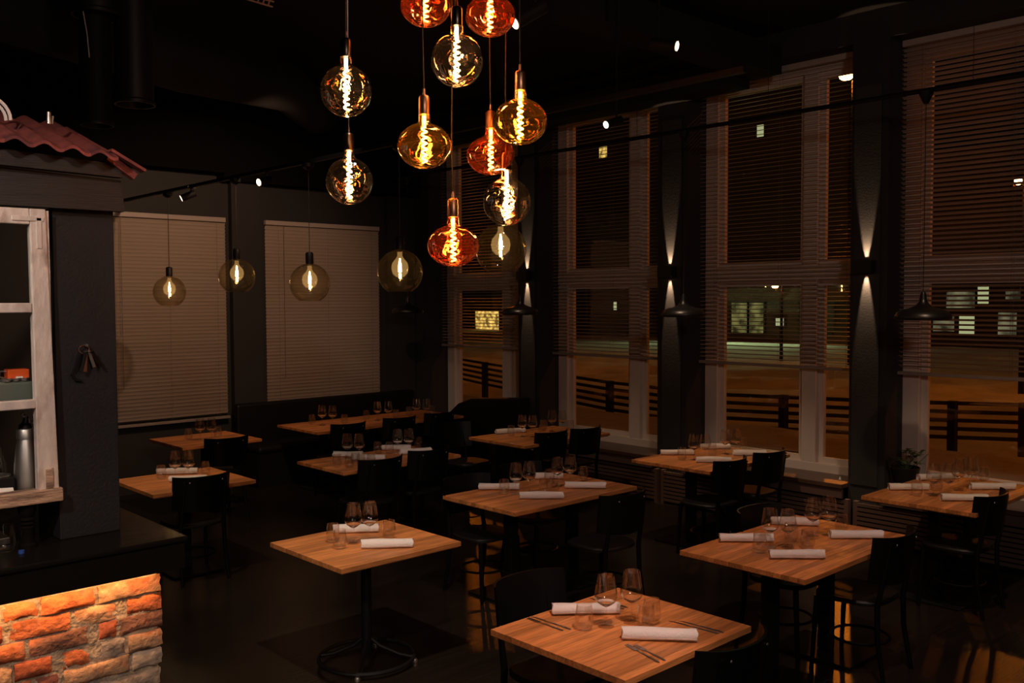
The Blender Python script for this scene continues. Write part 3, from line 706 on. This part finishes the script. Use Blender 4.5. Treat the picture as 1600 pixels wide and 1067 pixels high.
for i, (p, kind, lb) in enumerate(CL):
    t = thing('bulb_pendant', lb, 'pendant lamp', p, random.uniform(0, 6), 'hanging cluster of filament bulbs')
    g_, f_, s_, k_, zt = meshes[kind]
    inst(k_, 'socket', t); go = inst(g_, 'glass_bulb', t); inst(f_, 'filament', go); inst(s_, 'filament_stem', go)
    MB().tube([(0, 0, zt+.13), (.004, 0, zt+.35), (-.003, .002, zt+.9), (0, 0, ZC-p[2])], .0028, 6).build('cable', M['cable'], t, smooth=True)
    MB().lathe([(0, 0), (.05, 0), (.05, -.03), (0, -.03)], 16, (0, 0, ZC-p[2])).build('ceiling_cap', M['blackm'], t, smooth=True)

# clear globe pendants in a row
GP = [(9.42, 2.275, 'first from the left, over the left blind'), (7.94, 2.40, 'second from the left, in front of the dark pilaster'), (6.68, 2.317, 'third from the left, over the right blind'), (5.45, 2.38, 'fourth from the left, above the small black dome'), (4.38, 2.496, 'rightmost, behind the cluster of bulbs')]
trk_z = 3.30
R = .163
gl_prof = [(R*math.cos(a), R*math.sin(a)) for a in [-1.02+(1.38+1.02)*i/16 for i in range(17)]]
gmesh = MB().lathe(gl_prof, 36).mesh('globe', M['globe'], True, 80)
capm = MB().lathe([(0, R*.98), (.032, R*.98), (.032, R*.98+.085), (.02, R*.98+.095), (0, R*.98+.095)], 18).mesh('cap', M['blackm'], True, 50)
inb = MB().lathe([(.0, -.085), (.03, -.078), (.055, -.05), (.062, -.015), (.055, .02), (.03, .05), (.018, .07), (.018, .10)], 24, (0, 0, .045)).mesh('bulb', M['inner'], True, 80)
core = MB().tube([(0, 0, .098), (0, 0, .052)], [.004, .010], 8).tube([(0, 0, .052), (0, 0, .0)], [.012, .012], 8).tube([(0, 0, -.010), (0, 0, -.045)], .008, 8).mesh('filament', M['bulbf'], True)
for y, z, lb in GP:
    t = thing('globe_pendant', 'clear globe pendant, ' + lb, 'pendant lamp', (4.0, y, z), 0, 'row of clear globe pendants')
    inst(gmesh, 'globe', t); inst(capm, 'cap', t); bo = inst(inb, 'bulb', t); inst(core, 'filament', bo)
    MB().tube([(0, 0, R+.08), (.002, 0, trk_z-z-.03)], .003, 6).build('cable', M['cable'], t)
    MB().lathe([(0, 0), (.05, -.0), (.045, -.03), (.02, -.05), (0, -.05)], 16, (0, 0, trk_z-z-.015)).build('ceiling_cap', M['blackm'], t, smooth=True)
o = MB().box(3.982, 4.018, 2.6, 10.55, trk_z-.015, trk_z+.015).build('lighting_track', M['blackm']); tag(o, 'black lighting track that carries the row of globe pendants', 'track')

# black dome pendants on the pole by the windows
dome = [(.0, .17), (.014, .17), (.022, .15), (.026, .12), (.034, .09), (.055, .065), (.10, .045), (.15, .035), (.185, .015), (.205, -.015), (.205, -.035), (.19, -.045), (.185, -.04), (.195, -.018), (.175, .01), (.1, .03), (.05, .04), (0, .05)]
dm = MB().lathe([(r, z) for r, z in dome], 32).mesh('shade', M['black'], True, 60)
for y, lb in ((9.65, 'small black dome pendant below a clear globe near the end wall'), (7.565, 'black dome pendant between the first two windows'), (5.337, 'black dome pendant before the pier between two windows'), (3.09, 'black dome pendant above the right edge window table')):
    t = thing('dome_pendant', lb, 'pendant lamp', (7.2, y, 2.055), 0, 'black dome pendants along the windows')
    inst(dm, 'shade', t)
    MB().tube([(0, 0, .16), (0, 0, 3.75-2.055)], .003, 6).build('cable', M['cable'], t)
    MB().lathe([(0, .0), (.055, .0), (.05, -.02), (.018, -.09), (0, -.09)], 16, (0, 0, 3.74-2.055)).build('canopy_cone', M['blackm'], t, smooth=True)
pl = thing('lighting_pole', 'long black pole hanging level in front of the window blinds', 'track', (7.2, 0, 3.75))
MB().tube([(0, -3.0, 0), (0, 10.55, 0)], .019, 10).build('pole', M['blackm'], pl, smooth=True)
for y in (9.0, 5.9, 4.45, 2.75, .5):
    MB().tube([(0, y, .01), (0, y, ZC-3.75)], .0022, 5).build('hanging_wire', M['cable'], pl)

# pier sconces
lensm = MB().lathe([(0, 0), (.016, 0)], 12).mesh('lens', M['lens'])
for k, (yy, zz, lb) in enumerate(((3.93, 2.455, 'black up and down wall light on the pier at the right'), (6.09, 2.46, 'black up and down wall light on the middle pier'), (8.26, 2.47, 'black up and down wall light on the farthest pier'))):
    t = thing('wall_sconce', lb, 'wall lamp', (XP-.018, yy, zz), 0, 'up and down wall lights')
    MB().box(-.105, -.095, -.09, .09, -.055, .055).box(-.095, -.012, -.09, -.08, -.055, .055).box(-.095, -.012, .08, .09, -.055, .055).box(-.095, -.012, -.08, .08, -.008, .008).build('body', M['black'], t)
    MB().box(-.012, -.0, -.075, .075, -.05, .05).build('back_plate', M['black'], t)
    for s in (1, -1):
        l_ = inst(lensm, 'lens', t, (-.030, 0, s*.0095))
        light('sconce_beam', 'SPOT', (XP-.018-.028, yy, zz+s*.014), 95*SCONCE, (1, .62, .36), .010, (XP-.018+.002, yy, zz+s*(.014+.19)), 24, .3)

# track spots (visible fittings)
C_ = lambda a, b, c: rt*a + up*b - fw*c
def spot(p, aim, label, r=.034, L=.15, hang=None):
    p = Vector(p); d = Vector(aim).normalized(); p.x += d.x*L*.7 if hang else 0; t = thing('spotlight', label, 'spotlight', p, 0, 'black ceiling spotlights')
    MB().tube([(0, 0, 0), -d*L], r, 18).build('housing', M['blackm'], t, smooth=True)
    q = d.to_track_quat('Z', 'Y').to_euler()
    e = MB().lathe([(0, 0), (r*.86, 0)], 18).build('lens', M['lens'], t, loc=d*.003); e.rotation_euler = q
    h = (hang or ZC)-p.z
    MB().tube([-d*L*.7, -d*L*.7+Vector((0, 0, .05)), (-d.x*L*.7, -d.y*L*.7, h)], .008, 8).build('stem', M['blackm'], t)
    MB().box(-.04-d.x*L*.7, .04-d.x*L*.7, -.02-d.y*L*.7, .02-d.y*L*.7, h-.02, h).build('mount', M['blackm'], t)
spot((4.75, 3.58, 3.74), C_(.85, -.25, .45), 'black spotlight with lit lens high before the wide window', .034, .17)
spot((5.2, 4.55, 3.448), C_(-.75, -.35, .5), 'black spotlight whose lit lens shows over the third window blind', .03)
spot((3.3, 3.50, 3.58), C_(-.75, -.55, .35), 'bluish black spotlight right of the bulb cluster at the top', .036, .2)
spot((4.0, 7.35, 3.19), C_(-.6, -.3, .7), 'black spotlight with lit lens on the globe pendant track, right one', .034, .12, trk_z)
spot((4.0, 8.90, 3.18), C_(-.8, -.4, .3), 'black spotlight with thin lit lens on the globe pendant track, left one', .034, .14, trk_z)

# ventilation pipes and the copper lamp in the upper left
for (x, y, z0, r, lb) in ((2.13, 6.0, 3.93, .15, 'wide black vent pipe end at the upper left with a hanging cord'), (2.35, 6.0, 3.42, .125, 'long black vent pipe end left of the bulb cluster'), (2.13, 6.05, 3.27, .10, 'small black vent pipe end above the tiled roof')):
    t = thing('vent_pipe', lb, 'pipe', (x, y, z0), 0, 'black vent pipes')
    MB().lathe([(r*.93, ZC-z0), (r*.93, .03), (r, .02), (r, 0), (r*.9, 0), (r*.86, .02), (r*.86, ZC-z0)], 28).build('pipe', M['blackm'], t, smooth=True)
MB().tube([(2.03, 5.95, 3.93), (2.05, 5.95, 3.80), (2.06, 5.95, 3.66)], .004, 5).build('pull_cord', M['rail'])
tag(bpy.data.objects['pull_cord'], 'thin pale cord hanging from the wide vent pipe', 'cord')
t = thing('perforated_lamp', 'corner of a perforated brass lamp at the top picture edge', 'lamp', (2.646, 4.98, 3.95))
mb = MB()
for i in range(8):
    for j in range(4):
        x0 = -.12+.03*i; z0 = -.06+.03*j; mb.box(x0, x0+.03, -.004, .004, z0, z0+.008).box(x0, x0+.008, -.004, .004, z0+.008, z0+.03)
pn = mb.build('shade', M['copper'], t); pn.rotation_euler = (0, .25, -.6)
MB().tube([(0, 0, .04), (0, 0, ZC-3.95)], .004, 6).build('cable', M['cable'], t)

# ------------------------------------------------------------------ the bar kiosk at the left
YB, ZB = 3.946, 1.15
ct = thing('bar_counter', 'glossy black bar counter top with a deep front edge', 'counter', (0, YB, 0))
MB().box(-2.6, 1.739, 0, 1.25, 1.125, ZB).build('worktop', M['counter'], ct, bevel=.008)
MB().box(-2.6, 1.725, .01, .04, 1.01, 1.125).build('front_apron', M['counter'], ct)
MB().box(1.695, 1.725, .04, 1.24, 1.01, 1.125).build('side_apron', M['counter'], ct)
MB().box(-2.6, 1.60, .045, .065, 1.035, 1.045).build('led_strip', M['strip'], ct)
light('counter_led', 'AREA', (.9, YB+.055, 1.03), 5.5*STRIP, (1, .46, .17), aim=(.9, YB+.12, 0), size=(1.5, .02))
bw = struct(MB().box(-2.6, 1.635, YB+.16, YB+1.15, 0, 1.12).build('wall_bar', M['mortar']), 'old brick bar front')
def mort():
    rn = random.Random(9); mb = MB(); nx, nz = 170, 110
    for i in range(nx+1):
        for j in range(nz+1):
            mb.v.append((.75+.895*i/nx, YB+.1335+rn.uniform(-.0022, .0022)+.0022*math.sin(i*.31+j*.2)*math.sin(j*.37), .32+.68*j/nz))
    for i in range(nx):
        for j in range(nz): a = i*(nz+1)+j; mb.f.append((a, a+nz+1, a+nz+2, a+1))
    return mb
mort().build('mortar', M['mortar'], bw, smooth=True)
rows = [  # top z, list of (x0, x1, colour)
 (.969, [(.90, 1.015, 1), (1.03, 1.155, 0), (1.168, 1.375, 0), (1.395, 1.660, 1)]),
 (.890, [(.88, 1.02, 4), (1.05, 1.275, 0), (1.30, 1.465, 1), (1.515, 1.664, 0)]),
 (.808, [(.90, 1.10, 0), (1.12, 1.345, 3), (1.395, 1.470, 4), (1.478, 1.664, 3)]),
 (.725, [(.88, 1.05, 1), (1.06, 1.20, 4), (1.245, 1.350, 0), (1.40, 1.50, 2), (1.515, 1.660, 1)]),
 (.640, [(.90, 1.12, 0), (1.14, 1.225, 4), (1.25, 1.515, 1), (1.530, 1.658, 2)]),
 (.553, [(.90, 1.10, 0), (1.12, 1.33, 4), (1.35, 1.655, 2)]),
 (.467, [(.90, 1.2, 4), (1.215, 1.44, 0), (1.455, 1.655, 1)]),
 (.380, [(.90, 1.06, 0), (1.075, 1.33, 2), (1.345, 1.655, 4)]), (.295, [(.9, 1.2, 0), (1.215, 1.45, 1), (1.465, 1.655, 4)]), (.21, [(.9, 1.1, 4), (1.115, 1.35, 0), (1.365, 1.655, 2)]), (.125, [(.9, 1.2, 0), (1.215, 1.655, 4)])]
def brick_mesh(lx, lz, seed, mt):
    rn = random.Random(seed); bm = bmesh.new(); bmesh.ops.create_cube(bm, size=1)
    bmesh.ops.subdivide_edges(bm, edges=bm.edges[:], cuts=3, use_grid_fill=True)
    for v in bm.verts:
        sx_, sz_ = v.co.x, v.co.z
        e = max(abs(sx_), abs(sz_)) > .45
        v.co.x = v.co.x*lx + rn.uniform(-.004, .004); v.co.z = v.co.z*lz + rn.uniform(-.0035, .0035)
        if v.co.y < -.4: v.co.y = -.035 + (rn.uniform(.004, .015) if e else rn.uniform(-.005, .005))
        else: v.co.y = v.co.y*.07
    me = bpy.data.meshes.new('brick'); bm.to_mesh(me); bm.free(); me.materials.append(mt); me.shade_smooth(); me.set_sharp_from_angle(angle=math.radians(55))
    return me
cnt = 0
for zt, bs in rows:
    # carry the bond on to the left, out of the frame
    x = bs[0][0]-.015; extra = []
    while x > -.3: extra.append((x-.25, x, random.choice((0, 4, 1, 3)))); x -= .265
    for (a, b_, c) in bs+extra:
        cnt += 1
        inst(brick_mesh(b_-a, .070, cnt, BR[c]), 'brick', bw, ((a+b_)/2, YB+.155+random.uniform(-.006, .006), zt-.035+random.uniform(-.003, .003)), (random.uniform(-.03, .03), random.uniform(-.012, .012), random.uniform(-.01, .01)))
# column, boards and roof
YK = 4.26
kc = struct(MB().box(1.305, 1.562, YK, YK+.30, ZB, 2.58).build('trim_column', M['column'], bevel=.004), 'dark slate coloured column on the bar counter')
MB().box(-2.0, 1.30, YK+1.0, YK+1.03, ZB, 2.6).build('wall_kiosk', M['board'])
struct(bpy.data.objects['wall_kiosk'], 'dark boarding at the back of the bar kiosk')
ro = thing('tiled_canopy', 'small canopy with worn red roof tiles over the bar window', 'canopy', (1.3, 4.2, 2.6))
mb = MB(); mb.add([(-2, 0, -.03), (.29, 0, -.025), (.275, 0, .11), (-2, 0, .19), (-2, .05, -.03), (.29, .05, -.025), (.275, .05, .11), (-2, .05, .19)], [(0, 1, 2, 3), (7, 6, 5, 4), (0, 4, 5, 1), (1, 5, 6, 2), (2, 6, 7, 3), (3, 7, 4, 0)])
mb.build('fascia_board', M['board'], ro)
mb = MB(); mb.add([(-2, -.05, .17), (.265, -.05, .118), (.255, -.05, .175), (-2, -.05, .26), (-2, .0, .17), (.265, .0, .118), (.255, .0, .175), (-2, .0, .26)], [(0, 1, 2, 3), (7, 6, 5, 4), (0, 4, 5, 1), (1, 5, 6, 2), (2, 6, 7, 3), (3, 7, 4, 0)])
mb.build('eave_board', M['board'], ro)
# one wavy tile sheet per roll, stepping back up the slope
def tile_mesh():
    mb = MB(); nx, ny = 14, 6; wv = .108
    for th in (0, -.013):
        for j in range(ny+1):
            for i in range(nx+1):
                u = i/nx; x = u*wv*1.04; y = -.02+.36*j/ny; z = .0125*math.cos(2*PI*(u-.35)) + .10*j/ny*1.15 - (.004 if j == 0 else 0)
                mb.v.append((x, y, z+th))
    W = nx+1; off = W*(ny+1)
    for j in range(ny):
        for i in range(nx):
            a = j*W+i; mb.f += [(a, a+1, a+W+1, a+W), (off+a, off+a+W, off+a+W+1, off+a+1)]
    for i in range(nx): mb.f += [(i, off+i, off+i+1, i+1), (ny*W+i, ny*W+i+1, off+ny*W+i+1, off+ny*W+i)]
    for j in range(ny): mb.f += [(j*W, j*W+W, off+j*W+W, off+j*W), (j*W+nx, off+j*W+nx, off+j*W+W+nx, j*W+W+nx)]
    return mb.mesh('roof_tile', M['tile'], True, 50)
tm = tile_mesh()
for q in range(12):
    x = .205-.108*(q+1)
    for rrow in range(2):
        inst(tm, 'roof_tile', ro, (x+.01*rrow, -.14+.33*rrow, .205+.012*min(q, 6)*.6+.105*rrow), (random.uniform(-.01, .01), .05, random.uniform(-.01, .01)))
mb = MB(); mb.bar((.20, -.08, .225), (.345, -.08, .150), .05, .012).bar((.20, -.05, .20), (.315, -.05, .125), .04, .03)
mb.build('verge_tile', M['tile'], ro)
hs = MB().tube([(-.27+.09*math.cos(a), .10, .35+.09*math.sin(a)) for a in [PI*k/14 for k in range(15)]], .007, 6).tube([(-.27+.078*math.cos(a), .12, .35+.078*math.sin(a)) for a in [PI*k/14 for k in range(15)]], .007, 6)
o = hs.build('white_hose', M['napkin'], smooth=True, loc=(1.33, 4.14, 2.575)); tag(o, 'coiled white hose lying on top of the red roof tiles', 'hose')
o = MB().tube([(0, 0, 0), (0, 0, .05)], [.012, .009], 10).tube([(.012, 0, 0), (.016, 0, .035)], .005, 6).build('metal_fitting', M['steel'], smooth=True, loc=(1.30, 4.25, 2.93)); tag(o, 'small shiny metal fitting on the red tiles', 'fitting')

# old white window sash
YS = 4.22
sw = thing('old_window_sash', 'worn white painted window sash with rusty hinge above the bar', 'window', (0, YS, 0))
def ob(name, x0, x1, z0, z1, y0=-.02, y1=.02, m=M['oldpaint'], bev=.004): return MB().box(x0, x1, y0, y1, z0, z1).build(name, m, sw, bevel=bev)
mb = MB(); mb.add([(1.205, -.022, 1.375), (1.288, -.022, 1.375), (1.262, -.022, 2.565), (1.200, -.022, 2.565)] + [(1.205, .022, 1.375), (1.288, .022, 1.375), (1.262, .022, 2.565), (1.200, .022, 2.565)], [(0, 1, 2, 3), (7, 6, 5, 4), (0, 4, 5, 1), (1, 5, 6, 2), (2, 6, 7, 3), (3, 7, 4, 0)])
mb.build('right_stile', M['oldpaint'], sw, bevel=.004)
MB().box(1.262, 1.276, -.012, .02, 1.38, 2.56).build('edge_strip', M['oldpaint'], sw)
ob('top_rail', .2, 1.20, 2.50, 2.565); ob('glazing_bar', .2, 1.20, 2.135, 2.175); ob('glazing_bar', .2, 1.205, 1.735, 1.772)
ob('bottom_rail', .2, 1.30, 1.335, 1.392, -.035, .04, M['oldwood'], .006)
ob('left_stile', .2, .26, 1.39, 2.56)
ob('corner_plate', 1.13, 1.255, 2.513, 2.533, -.026, -.02, M['oldpaint']); ob('corner_plate', 1.222, 1.245, 2.40, 2.53, -.026, -.02, M['oldpaint'])
hg = MB()
hg.box(1.235, 1.262, -.028, -.021, 1.395, 1.475).tube([(1.262, -.024, 1.40), (1.262, -.024, 1.478)], .004, 8)
hg.build('hinge', M['oldwood'], sw)
MB().box(.26, 1.20, -.003, .003, 2.175, 2.50).build('glass_pane', M['pane'], sw)
# turned post under the sash
o = MB().lathe([(0, 0), (.035, 0), (.035, .012), (.026, .02), (.026, .075), (.030, .085), (.021, .092), (.030, .10), (.021, .108), (.030, .117), (.022, .126), (.034, .15), (.036, .185), (0, .185)], 20).build('turned_post', M['counter'], smooth=True, loc=(1.17, YS+.02, ZB)); tag(o, 'glossy black turned wooden post under the white sash', 'post')
# inner shelf and things on it
shf = struct(MB().box(.0, 1.28, YS+.03, YS+.32, 1.730, 1.745).build('trim_shelf', M['board']), 'shelf behind the sash')
shf2 = struct(MB().box(.0, 1.29, YS+.042, YS+.34, 1.345, 1.36).build('trim_shelf_low', M['board']), 'lower shelf behind the sash')
t = thing('cream_siphon', 'brushed steel cream siphon standing behind the white sash', 'siphon', (1.198, YS+.115, 1.36))
MB().lathe([(0, 0), (.047, 0), (.05, .01), (.050, .06), (.047, .12), (.040, .19), (.033, .225), (.031, .235), (0, .235)], 28).build('bottle', M['brushed'], t, smooth=True)
MB().lathe([(0, .235), (.035, .235), (.036, .275), (.034, .278), (0, .278)], 24).build('collar', M['brushed'], t, smooth=True)
MB().lathe([(.026, .278), (.024, .295), (.012, .305), (0, .305)], 16).tube([(0, 0, .29), (.005, 0, .33)], [.016, .010], 10).build('head', M['blackm'], t, smooth=True)
MB().bar((-.012, 0, .345), (.024, 0, .300), .014, .012).build('lever', M['steel'], t)
MB().tube([(.02, 0, .30), (.045, 0, .30), (.052, 0, .265)], .008, 8).build('nozzle', M['cloth'], t)
t = thing('charger_box', 'small bright orange box with a white wire handle on the upper shelf', 'box', (1.172, YS+.12, 1.845))
MB().box(-.042, .042, -.03, .03, 0, .05).build('body', M['orange'], t, bevel=.004)
MB().tube([(-.042, 0, .043), (-.065, 0, .043), (-.068, 0, .02), (-.045, 0, .012)], .004, 6).build('handle', M['steel'], t)
MB().box(-.012, .015, -.032, -.028, .006, .02).build('label', M['cloth'], t)
o = MB().box(1.02, 1.23, YS+.06, YS+.26, 1.745, 1.845).build('glass_crate', M['green'], bevel=.01); tag(o, 'grey green folded cloth bundle filling the upper shelf', 'cloth')
for i, (dx, r) in enumerate(((1.12, .022), (1.155, .02), (1.19, .022))):
    o = MB().lathe([(0, 0), (r*.7, 0), (r, .01), (r, .014), (0, .006)], 14).build('jar_lid', M['steel'], smooth=True, loc=(dx, YS+.055, 1.80+.005*i)); tag(o, ['left', 'middle', 'right'][i]+' small shiny lid beside the green cloth on the shelf', 'lid', 'shiny lids')
    o.location.z = 1.8455; o.location.y = YS+.075
o = MB().lathe([(0, 0), (.03, .0), (.034, .02), (.03, .12), (.018, .15), (.018, .2), (.02, .2)], 18).build('glass_carafe', M['glass'], smooth=True, loc=(1.115, YS+.20, 1.36)); tag(o, 'clear glass carafe behind the steel siphon', 'carafe')
o = MB().lathe([(0, 0), (.05, .0), (.055, .04), (.05, .10), (.03, .13), (.03, .16), (0, .16)], 18).build('steel_pot', M['steel'], smooth=True, loc=(1.08, YS+.27, 1.36)); tag(o, 'polished steel pot in the dark of the lower shelf', 'pot')
o = MB().tube([(0, 0, 0), (0, 0, .22)], .002, 6).lathe([(0, 0), (.05, 0), (.05, .006), (0, .008)], 16).build('receipt_spike', M['steel'], loc=(1.09, YS+.13, 1.445)); tag(o, 'thin steel spike on a round foot left of the siphon', 'spike')
o = MB().box(1.02, 1.14, YS+.07, YS+.20, 1.36, 1.445).build('dark_tray', M['blackm'], bevel=.004); tag(o, 'dark metal tray block under the steel spike', 'tray')
mb = MB(); 
for i in range(7):
    for k in range(10):
        a = 2*PI*k/10; mb.v.append((.96+.028*i, YS+.058+.014*math.cos(a), 1.384+(.020+.006*math.sin(i*1.7))*math.sin(a)+.004*math.sin(i*2+a)))
mb.f = [(i*10+k, i*10+(k+1) % 10, i*10+10+(k+1) % 10, i*10+10+k) for i in range(6) for k in range(10)]+[tuple(range(10))[::-1], tuple(range(60, 70))]
o = mb.build('white_towel', M['cloth'], smooth=True); tag(o, 'rolled white towel lying left of the steel siphon', 'towel')
# on the counter
def tumbler_at(x, y, label): 
    o = inst(tumb, 'glass_jar', None, (x, y, ZB)); tag(o, label, 'glass'); inst(tumb_base, 'thick_base', o)
tumbler_at(1.075, 4.22, 'upright clear tumbler on the black counter at the left picture edge')
o = MB().lathe([(0, 0), (.012, 0), (.012, .012), (0, .012)], 12).build('bottle_cap', M['blue'], smooth=True, loc=(1.12, 4.15, ZB)); tag(o, 'tiny blue bottle cap on the black counter', 'cap')
o = MB().box(.96, 1.13, 4.34, 4.50, ZB, ZB+.03).build('metal_tray', M['steel'], bevel=.004); tag(o, 'flat steel tray on the counter behind the tumbler', 'tray')
# bunch of keys on the column
t = thing('key_bunch', 'bunch of keys and bottle openers hanging on the dark column', 'keys', (1.425, YK-.001, 1.99))
MB().lathe([(0, 0), (.006, 0), (.006, .03), (0, .03)], 8).build('hook', M['steel'], t).rotation_euler = (PI/2, 0, 0)
MB().tube([(.022*math.cos(a)-.01, -.02, -.018+.018*math.sin(a)) for a in [2*PI*k/18 for k in range(18)]], .0022, 6, close=True).build('key_ring', M['copper'], t)
for i, (a, L, mm, wd) in enumerate(((.05, .085, 'copper', .014), (-.30, .07, 'steel', .012), (-.5, .075, 'gunmetal', .012), (.25, .08, 'blackm', .014))):
    x0 = -.012+.012*i if i < 3 else -.018; k_ = MB().box(-wd/2, wd/2, -.003, .003, -L, 0).lathe([(0, .0), (wd*.75, .0), (wd*.75, .004), (0, .004)], 10, (0, 0, 0)).build('key', M[mm], t, loc=(x0+.008, -.022-.007*i, -.03)); k_.rotation_euler = (0, a, 0)
MB().tube([(-.022, -.015, -.03), (-.035, -.015, -.06), (-.045, -.012, -.095), (-.06, -.012, -.125), (-.045, -.01, -.15), (-.02, -.01, -.155)], .006, 6).build('strap', M['black'], t, smooth=True)

# ------------------------------------------------------------------ plant on the sill
t = thing('potted_plant', 'leafy plant in a wide black pot on the sill behind the right edge table', 'plant', (8.07, 3.60, .50))
MB().lathe([(0, 0), (.07, 0), (.11, .12), (.125, .2), (.118, .205), (.105, .13), (0, .13)], 20).build('pot', M['pot'], t, smooth=True)
rn = random.Random(5)
for i in range(11):
    a = rn.uniform(0, 2*PI) if i else 4.4; ln = rn.uniform(.10, .26); rr = rn.uniform(.03, .13); hx, hy, hz = rr*math.cos(a)*.6, rr*math.sin(a), .15+ln*.8
    s_ = MB().tube([(0, 0, .13), (hx*.4, hy*.4, .13+ln*.5), (hx, hy, hz)], [.004, .003, .0015], 5).build('stem', M['leaf'], t)
    for sgn in (-1, 1, 0):
        b_ = a+sgn*1.0; L = rn.uniform(.05, .08); wd = L*.33; lv = MB()
        dx, dy = math.cos(b_), math.sin(b_); base = Vector((hx, hy, hz-.01*abs(sgn))); tip = base+Vector((dx*L, dy*L, rn.uniform(-.02, .03))); mid = (base+tip)/2+Vector((0, 0, .012)); sd = Vector((-dy, dx, 0))*wd
        lv.add([base, mid+sd, tip, mid-sd, mid, base-Vector((0, 0, .001)), mid+sd-Vector((0, 0, .001)), tip-Vector((0, 0, .001)), mid-sd-Vector((0, 0, .001)), mid-Vector((0, 0, .001))], [(0, 1, 4), (1, 2, 4), (2, 3, 4), (3, 0, 4), (5, 9, 6), (6, 9, 7), (7, 9, 8), (8, 9, 5), (0, 5, 6, 1), (1, 6, 7, 2), (2, 7, 8, 3), (3, 8, 5, 0)])
        lv.build('leaf', M['leaf'], t, smooth=True)
MB().tube([(0, -.05, .15), (-.01, -.12, .25), (0, -.20, .34)], .003, 5).build('stem', M['leaf'], t)
o = MB().lathe([(0, 0), (.012, 0), (.008, .012), (.002, .03), (0, .03)], 10).build('cord_weight', M['napkin'], smooth=True, loc=(8.1, 4.22, .50)); tag(o, 'tiny white cord weight on the sill of the second window from the right', 'weight')
